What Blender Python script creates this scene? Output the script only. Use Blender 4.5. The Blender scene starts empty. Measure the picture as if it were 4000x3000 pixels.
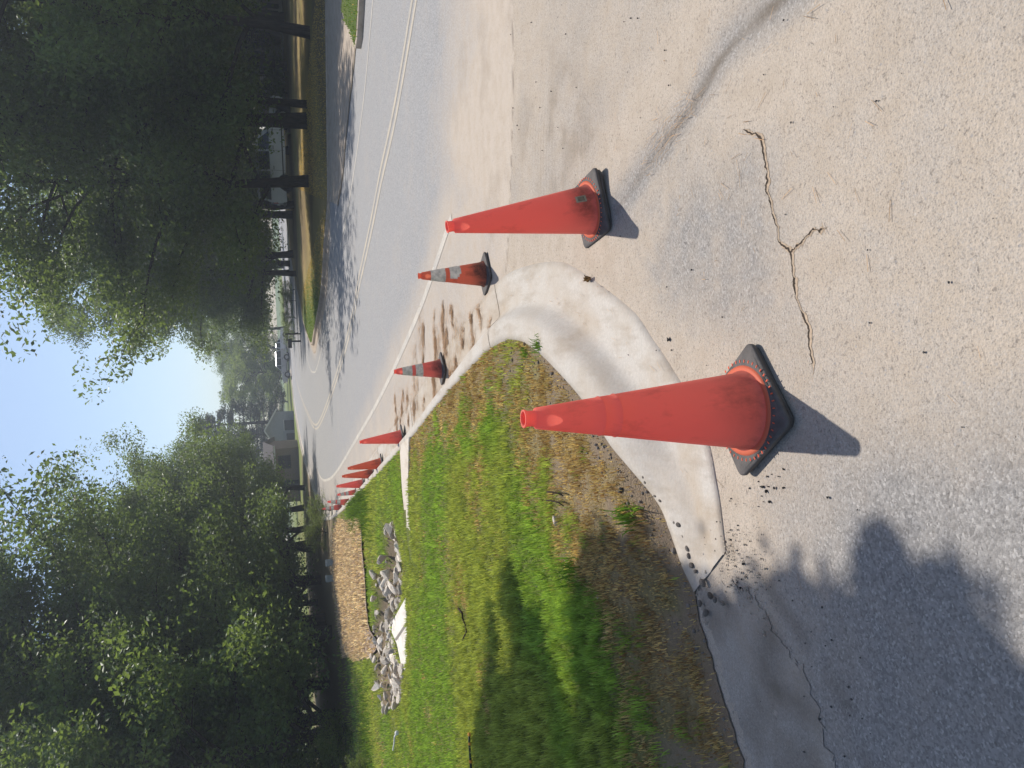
import bpy, bmesh, math, random
import numpy as np
from mathutils import Vector, Matrix
from mathutils.geometry import delaunay_2d_cdt
sc = bpy.context.scene
COL = sc.collection
R = math.radians

# ------------------------------------------------------------------ camera, sky, sun, exposure
CAM_H, PITCH, ROLL, FOC = 1.76, R(17.15), R(2.8), 2950.0
_F = np.array([0, math.cos(PITCH), -math.sin(PITCH)])
_U0 = np.array([0, math.sin(PITCH), math.cos(PITCH)])
_R0 = np.array([1.0, 0, 0])
_R = math.cos(ROLL) * _R0 - math.sin(ROLL) * _U0
_U = math.cos(ROLL) * _U0 + math.sin(ROLL) * _R0
cam_data = bpy.data.cameras.new('camera')
cam_data.sensor_fit = 'HORIZONTAL'
cam_data.sensor_width = 36.0
cam_data.lens = 36.0 * FOC / 4000.0
cam_data.clip_start = 0.05
cam_data.clip_end = 3000
cam = bpy.data.objects.new('camera', cam_data)
COL.objects.link(cam)
_m = Matrix.Identity(4)                    # the phone was held sideways: image left is up
for i in range(3):
    _m[i][0] = -_U[i]; _m[i][1] = _R[i]; _m[i][2] = -_F[i]
_m[2][3] = CAM_H
cam.matrix_world = _m
sc.camera = cam

SUN_EL, SUN_AZ = R(60), R(14)              # azimuth to the right of straight ahead (+Y)
SUN = np.array([math.sin(SUN_AZ) * math.cos(SUN_EL), math.cos(SUN_AZ) * math.cos(SUN_EL), math.sin(SUN_EL)])
world = bpy.data.worlds.new('World'); sc.world = world
world.use_nodes = True
wn = world.node_tree
bg = wn.nodes['Background']
sky = wn.nodes.new('ShaderNodeTexSky')
sky.sky_type = 'NISHITA'; sky.sun_disc = False
sky.sun_elevation = SUN_EL; sky.sun_rotation = SUN_AZ
sky.air_density = 1.0; sky.dust_density = 0.9; sky.ozone_density = 1.6
wn.links.new(sky.outputs[0], bg.inputs[0])
bg.inputs[1].default_value = 0.118
sl = bpy.data.lights.new('sun', 'SUN'); sl.energy = 4.3; sl.angle = R(0.55); sl.color = (1.0, 0.945, 0.86)
so = bpy.data.objects.new('sun', sl); COL.objects.link(so)
so.rotation_euler = Vector(SUN).to_track_quat('Z', 'Y').to_euler()
so.location = (0, 0, 60)
sc.view_settings.view_transform = 'Standard'
sc.view_settings.look = 'None'
sc.view_settings.exposure = 0.26
sc.view_settings.gamma = 1.0
sc.cycles.max_bounces = 8
sc.cycles.transparent_max_bounces = 6
sc.cycles.diffuse_bounces = 4
sc.cycles.transmission_bounces = 6

rng = np.random.default_rng(11)
random.seed(5)

# ------------------------------------------------------------------ small helpers
def G(px, py, z=0.0):
    """where a sight line through a pixel of the 4000x3000 photo meets the height z"""
    r = (1500 - py) / FOC; u = (2000 - px) / FOC
    d = _F + r * _R + u * _U
    t = (z - CAM_H) / d[2]
    return np.array([d[0] * t, d[1] * t, z])
def GL(pts, z=0.0):
    return np.array([G(a, b, z)[:2] for a, b in pts])
def smooth(a, b, x):
    t = np.clip((np.asarray(x, float) - a) / (b - a), 0, 1)
    return t * t * (3 - 2 * t)
def catmull(P, n):
    P = np.asarray(P, float)
    Q = np.vstack([2 * P[0] - P[1], P, 2 * P[-1] - P[-2]])
    out = []
    for i in range(1, len(Q) - 2):
        for t in np.linspace(0, 1, n, endpoint=False):
            a, b, c, d = Q[i - 1], Q[i], Q[i + 1], Q[i + 2]
            out.append(.5 * ((2 * b) + (c - a) * t + (2 * a - 5 * b + 4 * c - d) * t * t + (3 * b - a - 3 * c + d) * t ** 3))
    out.append(P[-1])
    return np.array(out)
def dist_poly(XY, L):
    """distance of points to a polyline, and position along it 0..1"""
    best = np.full(len(XY), 1e9); par = np.zeros(len(XY))
    n = len(L) - 1
    for i in range(n):
        a, b = L[i], L[i + 1]
        ab = b - a
        t = np.clip(((XY - a) @ ab) / max(ab @ ab, 1e-9), 0, 1)
        d = np.linalg.norm(XY - (a + t[:, None] * ab), axis=1)
        k = d < best
        best[k] = d[k]; par[k] = (i + t[k]) / n
    return best, par
def in_poly(XY, P):
    x, y = XY[:, 0], XY[:, 1]
    c = np.zeros(len(XY), bool)
    j = len(P) - 1
    for i in range(len(P)):
        xi, yi = P[i]; xj, yj = P[j]
        if yi != yj:
            k = ((yi > y) != (yj > y)) & (x < (xj - xi) * (y - yi) / (yj - yi) + xi)
            c ^= k
        j = i
    return c
_tab = rng.random((64, 64))
def vnoise(x, y, s, seed=0):
    """smooth value noise 0..1 at feature size s"""
    x = np.asarray(x) / s + seed * 17.3; y = np.asarray(y) / s + seed * 9.7
    xi = np.floor(x).astype(int); yi = np.floor(y).astype(int)
    fx = x - xi; fy = y - yi
    fx = fx * fx * (3 - 2 * fx); fy = fy * fy * (3 - 2 * fy)
    T = lambda a, b: _tab[a % 64, b % 64]
    return (T(xi, yi) * (1 - fx) * (1 - fy) + T(xi + 1, yi) * fx * (1 - fy) + T(xi, yi + 1) * (1 - fx) * fy + T(xi + 1, yi + 1) * fx * fy)
def fbm(x, y, s, seed=0, o=3):
    v = 0; a = .5; t = 0
    for i in range(o):
        v = v + a * vnoise(x, y, s / 2 ** i, seed + i); t += a; a *= .5
    return v / t

def mesh_np(name, V, F, mat=None, smooth_=False, attrs=None):
    """fast mesh: V (n,3), F (m,k) constant k"""
    me = bpy.data.meshes.new(name)
    V = np.asarray(V, np.float32); F = np.asarray(F, np.int32)
    k = F.shape[1]
    me.vertices.add(len(V)); me.vertices.foreach_set('co', V.ravel())
    me.loops.add(F.size); me.loops.foreach_set('vertex_index', F.ravel())
    me.polygons.add(len(F))
    me.polygons.foreach_set('loop_start', np.arange(0, F.size, k, dtype=np.int32))
    me.polygons.foreach_set('loop_total', np.full(len(F), k, np.int32))
    me.polygons.foreach_set('use_smooth', np.full(len(F), smooth_, bool))
    me.update(calc_edges=True)
    me.validate()
    if attrs:
        for an, av in attrs.items():
            av = np.asarray(av, np.float32)
            if av.ndim == 1:
                a = me.attributes.new(an, 'FLOAT', 'POINT'); a.data.foreach_set('value', av)
            else:
                a = me.attributes.new(an, 'FLOAT_COLOR', 'POINT')
                if av.shape[1] == 3: av = np.hstack([av, np.ones((len(av), 1), np.float32)])
                a.data.foreach_set('color', av.ravel())
    if mat: me.materials.append(mat)
    return me
def link(name, me, parent=None, loc=None, rot=None):
    o = bpy.data.objects.new(name, me)
    COL.objects.link(o)
    if parent: o.parent = parent
    if loc is not None: o.location = loc
    if rot is not None: o.rotation_euler = rot
    return o
def tag(o, label=None, cat=None, group=None, kind=None):
    if label: o['label'] = label
    if cat: o['category'] = cat
    if group: o['group'] = group
    if kind: o['kind'] = kind
    return o
def empty(name, loc=(0, 0, 0), rot=(0, 0, 0), label=None, cat=None, group=None):
    o = bpy.data.objects.new(name, None)
    o.empty_display_size = .2
    COL.objects.link(o); o.location = loc; o.rotation_euler = rot
    return tag(o, label, cat, group)
def bm_obj(name, bm, mat, parent=None, smooth_=False, loc=None, rot=None):
    bmesh.ops.recalc_face_normals(bm, faces=bm.faces)
    me = bpy.data.meshes.new(name)
    bm.to_mesh(me); bm.free()
    if smooth_:
        me.polygons.foreach_set('use_smooth', np.ones(len(me.polygons), bool))
    me.materials.append(mat)
    return link(name, me, parent, loc, rot)
def copy_tree(root):
    c = root.copy(); COL.objects.link(c)
    for ch in root.children:
        k = ch.copy(); COL.objects.link(k); k.parent = c
        for g in ch.children:
            q = g.copy(); COL.objects.link(q); q.parent = k
    return c
def bm_box(bm, c, s, rz=0.0, bevel=0.0):
    M = Matrix.Translation(c) @ Matrix.Rotation(rz, 4, 'Z') @ Matrix.Diagonal((s[0], s[1], s[2], 1))
    r = bmesh.ops.create_cube(bm, size=1, matrix=M)
    if bevel:
        es = list({e for v in r['verts'] for e in v.link_edges})
        bmesh.ops.bevel(bm, geom=es, offset=bevel, segments=2, affect='EDGES')
def bm_loft(bm, loops, cap0=True, cap1=True):
    rows = [[bm.verts.new(p) for p in l] for l in loops]
    n = len(rows[0])
    for a, b in zip(rows, rows[1:]):
        for i in range(n):
            bm.faces.new((a[i], a[(i + 1) % n], b[(i + 1) % n], b[i]))
    if cap0: bm.faces.new(rows[0][::-1])
    if cap1: bm.faces.new(rows[-1])
def bm_tube(bm, pts, rad, n=8, cap=True):
    pts = [Vector(p) for p in pts]
    loops = []
    up = Vector((0, 0, 1))
    for i, p in enumerate(pts):
        d = (pts[min(i + 1, len(pts) - 1)] - pts[max(i - 1, 0)]).normalized()
        ref = up if abs(d.z) < .9 else Vector((1, 0, 0))
        a = d.cross(ref).normalized(); b = d.cross(a)
        r = rad[i] if hasattr(rad, '__len__') else rad
        loops.append([p + (a * math.cos(t) + b * math.sin(t)) * r for t in np.linspace(0, 2 * math.pi, n, endpoint=False)])
    bm_loft(bm, loops, cap, cap)
def lathe(prof, n=48, cap=False):
    """prof list of (r,z) -> V,F"""
    a = np.linspace(0, 2 * math.pi, n, endpoint=False)
    V = []
    for r, z in prof:
        V.append(np.stack([r * np.cos(a), r * np.sin(a), np.full(n, z)], 1))
    V = np.vstack(V)
    F = []
    for j in range(len(prof) - 1):
        i = np.arange(n); k = (i + 1) % n
        F.append(np.stack([j * n + i, j * n + k, (j + 1) * n + k, (j + 1) * n + i], 1))
    return V, np.vstack(F)

# ------------------------------------------------------------------ materials
class NT:
    def __init__(s, name):
        s.m = bpy.data.materials.new(name); s.m.use_nodes = True
        s.t = s.m.node_tree; s.t.nodes.clear()
        s.out = s.t.nodes.new('ShaderNodeOutputMaterial')
    def n(s, typ, **kw):
        x = s.t.nodes.new('ShaderNode' + typ)
        for k, v in kw.items():
            if k in x.inputs: s.set(x.inputs[k], v)
            else: setattr(x, k, v)
        return x
    def set(s, sock, v):
        if isinstance(v, bpy.types.NodeSocket): s.t.links.new(v, sock)
        elif isinstance(v, (tuple, list)) and len(v) == 3 and sock.type == 'RGBA': sock.default_value = (*v, 1)
        else: sock.default_value = v
    def coord(s, scale=(1, 1, 1), kind='Object'):
        tc = s.n('TexCoord'); mp = s.n('Mapping'); s.t.links.new(tc.outputs[kind], mp.inputs[0])
        mp.inputs['Scale'].default_value = scale
        return mp.outputs[0]
    def noise(s, scale, detail=4, rough=.55, vec=None, dist=0.0):
        x = s.n('TexNoise'); x.inputs['Scale'].default_value = scale; x.inputs['Detail'].default_value = detail
        x.inputs['Roughness'].default_value = rough; x.inputs['Distortion'].default_value = dist
        s.t.links.new(vec if vec else s.coord(), x.inputs['Vector'])
        return x.outputs[0]
    def voro(s, scale, vec=None, feature='F1', out='Distance', rand=1.0):
        x = s.n('TexVoronoi', feature=feature); x.inputs['Scale'].default_value = scale
        x.inputs['Randomness'].default_value = rand
        s.t.links.new(vec if vec else s.coord(), x.inputs['Vector'])
        return x.outputs[out]
    def ramp(s, fac, stops):
        x = s.n('ValToRGB'); e = x.color_ramp.elements
        while len(e) < len(stops): e.new(.5)
        for el, (p, c) in zip(e, stops):
            el.position = p; el.color = (*c, 1) if isinstance(c, (tuple, list)) else (c, c, c, 1)
        s.t.links.new(fac, x.inputs[0]); return x.outputs[0]
    def mix(s, fac, a, b, mode='MIX'):
        x = s.n('Mix', data_type='RGBA', blend_type=mode)
        s.set(x.inputs[0], fac); s.set(x.inputs[6], a); s.set(x.inputs[7], b); return x.outputs[2]
    def math(s, op, a, b=0.0, clamp=False):
        x = s.n('Math', operation=op, use_clamp=clamp); s.set(x.inputs[0], a); s.set(x.inputs[1], b); return x.outputs[0]
    def attr(s, name, out='Fac'):
        x = s.n('Attribute'); x.attribute_name = name; return x.outputs[out]
    def bump(s, h, dist, strength=1.0, normal=None):
        x = s.n('Bump'); x.inputs['Strength'].default_value = strength; x.inputs['Distance'].default_value = dist
        s.t.links.new(h, x.inputs['Height'])
        if normal: s.t.links.new(normal, x.inputs['Normal'])
        return x.outputs[0]
    def bsdf(s, col, rough=.8, spec=.3, normal=None, **kw):
        x = s.n('BsdfPrincipled'); s.set(x.inputs['Base Color'], col); s.set(x.inputs['Roughness'], rough)
        x.inputs['Specular IOR Level'].default_value = spec
        if normal: s.t.links.new(normal, x.inputs['Normal'])
        for k, v in kw.items(): s.set(x.inputs[k], v)
        return x.outputs[0]
    def done(s, shader):
        s.t.links.new(shader, s.out.inputs[0]); return s.m

def m_asphalt(name, stone=85.0, coarse=1.0, gray=(.275, .26, .245), sandc=(.405, .345, .283)):
    s = NT(name)
    co = s.coord()
    sand = s.attr('sand'); stain = s.attr('stain'); crack = s.attr('crack')
    vd = s.voro(stone, co); vc = s.voro(stone, co, out='Color')
    big = s.voro(stone * .38, co); bigc = s.voro(stone * .38, co, out='Color')
    sep = s.n('SeparateColor'); s.t.links.new(vc, sep.inputs[0])
    sepb = s.n('SeparateColor'); s.t.links.new(bigc, sepb.inputs[0])
    tone = s.ramp(sep.outputs[0], [(0, .7), (.5, .97), (.85, 1.1), (1, 1.45)])
    stonecol = s.mix(1.0, tone, gray, 'MULTIPLY')
    n1 = s.noise(7, 5, .6, co); n2 = s.noise(1.3, 4, .6, co); n3 = s.noise(130, 3, .6, co)
    # sand sits between the stones
    gap = s.ramp(vd, [(.18, 0), (.55, 1)])
    f = s.math('MULTIPLY', sand, s.math('ADD', s.math('MULTIPLY', gap, .55), .62))
    f = s.math('ADD', f, s.math('MULTIPLY', s.math('SUBTRACT', n1, .5), .7))
    f = s.math('ADD', f, s.math('MULTIPLY', s.math('SUBTRACT', n2, .5), .55), True)
    sc2 = s.mix(s.ramp(n3, [(.35, 0), (.65, 1)]), sandc, tuple(c * 1.18 for c in sandc))
    sc2 = s.mix(s.ramp(n1, [(.4, 0), (.7, .5)]), sc2, tuple(c * k for c, k in zip(sandc, (.84, .8, .74))))
    col = s.mix(f, stonecol, sc2)
    # little dark pits and a few pale chips
    pit = s.math('MULTIPLY', s.math('MULTIPLY', s.ramp(sep.outputs[1], [(.80, 0), (.95, 1)]), s.ramp(vd, [(.1, 1), (.34, 0)])), s.ramp(n1, [(.35, .15), (.65, 1)]))
    col = s.mix(s.math('MULTIPLY', pit, .6 * coarse), col, (.07, .064, .058))
    chip = s.math('MULTIPLY', s.ramp(sepb.outputs[1], [(.93, 0), (.95, 1)]), s.ramp(big, [(.12, 1), (.3, 0)]))
    col = s.mix(s.math('MULTIPLY', chip, .6 * coarse), col, s.mix(sepb.outputs[2], (.2, .205, .22), (.52, .5, .47)))
    col = s.mix(s.math('MULTIPLY', stain, s.ramp(n1, [(.25, .55), (.7, 1)])), col, s.mix(n3, (.075, .062, .048), (.19, .15, .11)))
    col = s.mix(crack, col, (.035, .026, .018))
    n4 = s.noise(70, 4, .7, co, .6)
    h = s.math('ADD', s.math('MULTIPLY', vd, -.35), s.math('ADD', s.math('MULTIPLY', n3, .5), s.math('MULTIPLY', n4, .9)))
    hole = s.ramp(n4, [(.33, 1), (.44, 0)])
    col = s.mix(s.math('MULTIPLY', hole, .6 * coarse), col, (.13, .115, .10))
    h = s.math('SUBTRACT', h, s.math('MULTIPLY', pit, .6))
    return s.done(s.bsdf(col, .9, .2, s.bump(h, .0065 * coarse, .75)))

def m_concrete(name, c0=(.56, .52, .47), dirt=(.42, .33, .24), amt=.5):
    s = NT(name); co = s.coord()
    n1 = s.noise(3.2, 5, .6, co); n2 = s.noise(60, 4, .65, co)
    br = s.noise(26, 3, .5, s.coord((1, 7, 1)))
    col = s.mix(s.ramp(n2, [(.3, 0), (.7, 1)]), tuple(c * .9 for c in c0), tuple(min(c * 1.08, .9) for c in c0))
    col = s.mix(s.math('MULTIPLY', s.ramp(n1, [(.45, 0), (.75, 1)]), amt), col, dirt)
    d = s.attr('dirt')
    col = s.mix(s.math('MULTIPLY', d, s.ramp(s.noise(9, 5, .6, co), [(.25, .35), (.65, 1)])), col, dirt)
    st = s.noise(7, 4, .65, s.coord((1.2, .35, 1)))
    col = s.mix(s.math('MULTIPLY', s.ramp(st, [(.5, 0), (.68, 1)]), .45), col, tuple(c * .78 for c in dirt))
    spot = s.ramp(s.voro(23, co), [(.035, 1), (.06, 0)])
    col = s.mix(s.math('MULTIPLY', spot, .55), col, (.14, .12, .10))
    h = s.math('ADD', s.math('MULTIPLY', br, .6), n2)
    return s.done(s.bsdf(col, .85, .25, s.bump(h, .004, .5)))

def m_simple(name, col, rough=.6, spec=.4, var=.15, scale=8, bump=0.0, metal=0.0, **kw):
    s = NT(name); co = s.coord()
    n = s.noise(scale, 4, .6, co)
    c = s.mix(s.ramp(n, [(.3, 0), (.7, 1)]), tuple(x * (1 - var) for x in col), tuple(min(x * (1 + var), 1) for x in col))
    nm = s.bump(s.noise(scale * 6, 3, .6, co), .01, bump) if bump else None
    return s.done(s.bsdf(c, rough, spec, nm, Metallic=metal, **kw))

def m_leaf(name, c_lo, c_hi, trans=(.22, .30, .04), tw=.42, gloss=.35):
    s = NT(name)
    v = s.attr('var'); oi = s.n('ObjectInfo')
    c = s.mix(v, c_lo, c_hi)
    hs = s.n('HueSaturation'); s.set(hs.inputs['Color'], c)
    s.set(hs.inputs['Value'], s.math('ADD', s.math('MULTIPLY', oi.outputs['Random'], .4), .8))
    s.set(hs.inputs['Hue'], s.math('ADD', s.math('MULTIPLY', oi.outputs['Random'], .035), .482))
    d = s.bsdf(hs.outputs[0], .45, gloss)
    tr = s.n('BsdfTranslucent'); s.set(tr.inputs['Color'], s.mix(v, tuple(t * .7 for t in trans), trans))
    mx = s.n('MixShader'); mx.inputs[0].default_value = tw
    s.t.links.new(d, mx.inputs[1]); s.t.links.new(tr.outputs[0], mx.inputs[2])
    return s.done(mx.outputs[0])

def m_grassblade():
    s = NT('grass_blade')
    c = s.attr('tint', 'Color')
    d = s.bsdf(c, .6, .25)
    tr = s.n('BsdfTranslucent'); s.set(tr.inputs['Color'], s.mix(1.0, c, (1.7, 1.6, .9), 'MULTIPLY'))
    mx = s.n('MixShader'); mx.inputs[0].default_value = .4
    s.t.links.new(d, mx.inputs[1]); s.t.links.new(tr.outputs[0], mx.inputs[2])
    return s.done(mx.outputs[0])

def m_lawn(name, green=(.16, .20, .05), dry=(.34, .26, .14), dirt=(.31, .235, .17)):
    s = NT(name); co = s.coord()
    f = s.noise(45, 4, .65, co); n = s.noise(1.6, 5, .6, co); fine = s.noise(160, 2, .6, co)
    g = s.mix(s.ramp(f, [(.3, 0), (.7, 1)]), tuple(c * .55 for c in green), tuple(c * 1.35 for c in green))
    d = s.mix(s.ramp(f, [(.3, 0), (.7, 1)]), tuple(c * .6 for c in dry), tuple(c * 1.3 for c in dry))
    df = s.math('ADD', s.attr('dry'), s.math('MULTIPLY', s.math('SUBTRACT', n, .5), .9), True)
    col = s.mix(df, g, d)
    e = s.mix(fine, tuple(c * .55 for c in dirt), tuple(c * 1.35 for c in dirt))
    col = s.mix(s.math('MULTIPLY', s.attr('dirt'), s.ramp(f, [(.3, .6), (.6, 1)])), col, e)
    return s.done(s.bsdf(col, .95, .1, s.bump(s.math('ADD', f, fine), .03, .8)))

def m_paint(name, col, wear=.45):
    s = NT(name); co = s.coord()
    w = s.ramp(s.math('ADD', s.noise(55, 4, .7, co), s.math('MULTIPLY', s.noise(2.5, 3, .5, co), .5)), [(.62, 0), (.9, 1)])
    c = s.mix(s.math('MULTIPLY', w, wear), col, (.3, .29, .28))
    return s.done(s.bsdf(c, .8, .25, s.bump(s.noise(120, 2, .5, co), .003, .5)))

def m_cone(name, col=(.95, .29, .22), tr=(1.0, .25, .19), grime=.35):
    s = NT(name); co = s.coord()
    n = s.noise(9, 5, .65, s.coord((1, 1, .5))); sm = s.noise(40, 3, .6, co)
    gz = s.attr('grime')
    g = s.math('ADD', s.math('MULTIPLY', s.ramp(n, [(.52, 0), (.72, 1)]), grime), gz, True)
    g = s.math('MULTIPLY', g, s.ramp(sm, [(.2, .6), (.6, 1)]))
    c = s.mix(g, col, (.13, .07, .05))
    t = s.mix(g, tr, (.10, .04, .03))
    d = s.bsdf(c, .5, .35)
    x = s.n('BsdfTranslucent'); s.set(x.inputs['Color'], t)
    mx = s.n('MixShader'); mx.inputs[0].default_value = .5
    s.t.links.new(d, mx.inputs[1]); s.t.links.new(x.outputs[0], mx.inputs[2])
    return s.done(mx.outputs[0])

def m_bark(name='bark', c=(.075, .06, .048)):
    s = NT(name); co = s.coord((1, 1, .18))
    n = s.noise(14, 5, .7, co, .3)
    col = s.mix(s.ramp(n, [(.35, 0), (.7, 1)]), tuple(x * .45 for x in c), tuple(x * 1.5 for x in c))
    return s.done(s.bsdf(col, .95, .1, s.bump(n, .05, .9)))

def m_rock(name, c0, c1):
    s = NT(name); co = s.coord()
    oi = s.n('ObjectInfo')
    n = s.noise(5, 5, .65, co); f = s.noise(40, 3, .6, co)
    col = s.mix(s.ramp(n, [(.3, 0), (.7, 1)]), c0, c1)
    hs = s.n('HueSaturation'); s.set(hs.inputs['Color'], col)
    s.set(hs.inputs['Value'], s.math('ADD', s.math('MULTIPLY', oi.outputs['Random'], .7), .65))
    return s.done(s.bsdf(hs.outputs[0], .85, .25, s.bump(s.math('ADD', n, f), .03, .7)))

def m_siding(name, col, pitch=.18):
    s = NT(name); tc = s.n('TexCoord'); sp = s.n('SeparateXYZ'); s.t.links.new(tc.outputs['Object'], sp.inputs[0])
    fr = s.math('FRACT', s.math('DIVIDE', sp.outputs[2], pitch))
    n = s.noise(3, 4, .6)
    c = s.mix(s.ramp(n, [(.3, 0), (.7, 1)]), tuple(x * .88 for x in col), col)
    c = s.mix(s.ramp(fr, [(.0, .7), (.07, 0)]), c, tuple(x * .35 for x in col))
    return s.done(s.bsdf(c, .7, .3, s.bump(fr, .02, .5)))

M = {}
M['drive'] = m_asphalt('driveway_asphalt', 135, 1.0)
M['road'] = m_asphalt('road_asphalt', 120, .55, gray=(.305, .299, .297), sandc=(.425, .362, .30))
M['kerb'] = m_concrete('kerb_concrete', (.475, .44, .395), (.38, .31, .235), .65)
M['oldkerb'] = m_concrete('old_kerb_concrete', (.43, .36, .29), (.27, .20, .14), .7)
M['apron'] = m_asphalt('apron_concrete', 190, .5, gray=(.30, .285, .265), sandc=(.36, .305, .25))
M['joint'] = m_simple('joint_dirt', (.20, .165, .125), .95, .1, .4, 30)
M['strip'] = m_concrete('strip_concrete', (.56, .50, .43), (.45, .36, .26), .5)
M['slab'] = m_concrete('slab_concrete', (.70, .66, .60), (.40, .33, .26), .3)
M['lawn'] = m_lawn('lawn_soil')
M['yard'] = m_lawn('yard_grass', (.12, .17, .045), (.38, .28, .12), (.14, .10, .07))
M['mulch'] = m_lawn('mulch_soil', (.47, .365, .285), (.47, .365, .285), (.3, .19, .12))
M['blade'] = m_grassblade()
M['white'] = m_paint('white_road_paint', (.54, .49, .42), .75)
M['yellow'] = m_paint('yellow_road_paint', (.50, .43, .33), .8)
M['cone'] = m_cone('cone_orange')
M['cone2'] = m_cone('cone_faded_orange', (.76, .25, .14), (.92, .27, .15), .6)
M['rubber'] = m_simple('cone_rubber', (.088, .080, .076), .75, .35, .3, 18, .25)
M['ring'] = m_cone('cone_flange_orange', (.88, .22, .12), (1, .3, .15), .05)
M['collar'] = m_simple('worn_reflective_collar', (.66, .59, .49), .55, .4, .35, 25, .3)
M['sticker'] = m_simple('grimy_sticker', (.16, .13, .09), .7, .2, .4, 30)
M['sticker2'] = m_simple('sticker_border', (.30, .26, .19), .7, .2, .3, 30)
M['bark'] = m_bark('bark', (.05, .041, .034))
M['shadetrim'] = m_simple('shade_painted_trim', (.30, .30, .29), .6, .3, .08, 6)  # white trim with the porch shade put into its colour
M['leaf'] = m_leaf('oak_leaf', (.042, .074, .026), (.105, .15, .05), (.24, .34, .06), .40)
M['leaf2'] = m_leaf('maple_leaf', (.044, .080, .026), (.115, .17, .05), (.28, .38, .065), .42)
M['leafd'] = m_leaf('dark_pine_leaf', (.018, .034, .016), (.045, .07, .03), (.08, .12, .03), .3)
M['leafb'] = m_leaf('bright_leaf', (.07, .12, .02), (.13, .19, .04), (.34, .42, .08), .45)
M['shrub'] = m_leaf('shrub_leaf', (.045, .08, .016), (.10, .15, .03), (.3, .38, .06), .42)
M['rock'] = m_rock('riprap_stone', (.64, .53, .42), (.93, .85, .73))
M['rubble'] = m_rock('sandy_rubble', (.48, .40, .31), (.68, .59, .48))
M['pebble'] = m_rock('pebble_stone', (.16, .14, .12), (.33, .29, .25))
M['clod'] = m_rock('dark_asphalt_crumb', (.035, .033, .033), (.085, .08, .075))
M['straw'] = m_grassblade(); M['straw'].name = 'pine_straw'
M['twig'] = m_bark('twig_bark', (.06, .045, .032))
M['carwhite'] = m_simple('white_car_paint', (.62, .63, .66), .25, .5, .03, 3, 0, 0, **{'Coat Weight': .6})
M['carsilver'] = m_simple('silver_car_paint', (.42, .43, .46), .28, .5, .03, 3, 0, .2, **{'Coat Weight': .6})
M['glass'] = m_simple('dark_glass', (.015, .018, .022), .06, .6, .1, 3)
M['tyre'] = m_simple('tyre_rubber', (.02, .02, .02), .8, .2, .2, 20)
M['rim'] = m_simple('wheel_rim', (.35, .35, .36), .35, .5, .1, 10, 0, .8)
M['black'] = m_simple('black_trim', (.025, .025, .027), .5, .4, .15, 12)
M['redlens'] = m_simple('red_lens', (.30, .02, .02), .2, .5, .1, 12)
M['clearlens'] = m_simple('clear_lens', (.6, .6, .6), .15, .5, .1, 12)
M['wallgrey'] = m_siding('grey_siding', (.33, .345, .38))
M['wallbrick'] = m_simple('brown_brick', (.24, .19, .155), .9, .15, .25, 12, .3)
M['wallshade'] = m_siding('shade_painted_siding', (.23, .235, .235), .16)  # pale wall colour darkened to paint in the tree shade
M['roof'] = m_simple('roof_shingle', (.10, .09, .085), .9, .15, .25, 9, .4)
M['trim'] = m_simple('white_trim', (.62, .61, .58), .6, .3, .08, 6)
M['shutter'] = m_simple('dark_shutter', (.03, .04, .05), .6, .3, .1, 6)
M['pedestal'] = m_simple('grey_green_plastic', (.30, .32, .31), .6, .3, .12, 10)
M['stakeblk'] = m_simple('stake_black', (.03, .04, .03), .6, .3, .2, 15)
M['stakeor'] = m_simple('stake_orange', (.75, .30, .04), .5, .3, .15, 15)
M['whiteplastic'] = m_simple('white_plastic', (.7, .69, .66), .5, .4, .05, 10)
M['weed'] = m_grassblade(); M['weed'].name = 'weed_leaf'

# ------------------------------------------------------------------ the lines of the ground plan
B_NEAR = np.array([(-3.6, 23.3), (-2.1, 16.4), (-1.31, 12.8), (-.61, 9.7), (-.23, 8.19), (.06, 6.9), (.25, 6.0), (.32, 5.42), (.30, 5.01), (.21, 4.66), (.07, 4.30), (-.11, 3.91), (-.30, 3.63), (-.43, 3.44), (-.6, 3.25), (-.73, 3.18), (-.88, 3.11), (-.98, 3.03)])
O_NEAR = np.array([(-3.0, 23.45), (-1.52, 16.6), (-.74, 13.0), (-.03, 9.87), (.36, 8.35), (.63, 7.1), (.80, 6.25), (.87, 5.7), (.85, 5.1), (.78, 4.54), (.67, 4.2), (.5, 3.82), (.34, 3.5), (.21, 3.34), (.06, 3.16), (-.2, 2.9), (-.48, 2.80), (-.74, 2.76)])
B_FAR = np.array([(34, 168), (25, 160), (13, 139), (5.4, 120), (1.3, 104), (-1.2, 97), (-4.2, 77), (-5.2, 64), (-5.5, 51.5), (-5.8, 43), (-6.0, 37.7), (-4.9, 30.0)])
O_FAR = B_FAR + np.array([(.5, -.5), (.5, -.5), (.5, -.4), (.55, -.2), (.55, -.2), (.55, -.2), (.55, -.1), (.55, 0), (.55, 0), (.55, 0), (.55, 0.05), (.55, .1)])
KB = catmull(np.vstack([B_FAR, B_NEAR]), 8)
KO = catmull(np.vstack([O_FAR, O_NEAR]), 8)
RK = catmull(np.vstack([[(60, 14.0), (34, 20.5)], GL([(1270, -600), (1275, 0), (1279, 400), (1282, 850), (1269, 1120), (1236, 1300)]), [(2.5, 37.6), (2.9, 41), (5, 50), (8.5, 62), (15, 80), (26, 100), (45, 125)]]), 8)
JOINT = np.array([(14, 4.6), (5, 5.05), (2.8, 5.22), (2.09, 5.32), (1.25, 5.55), (.8, 5.75), (.2, 6.0), (-3, 7)])
def joint_y(x):
    o = np.argsort(JOINT[:, 0]); return np.interp(x, JOINT[o, 0], JOINT[o, 1])
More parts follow.
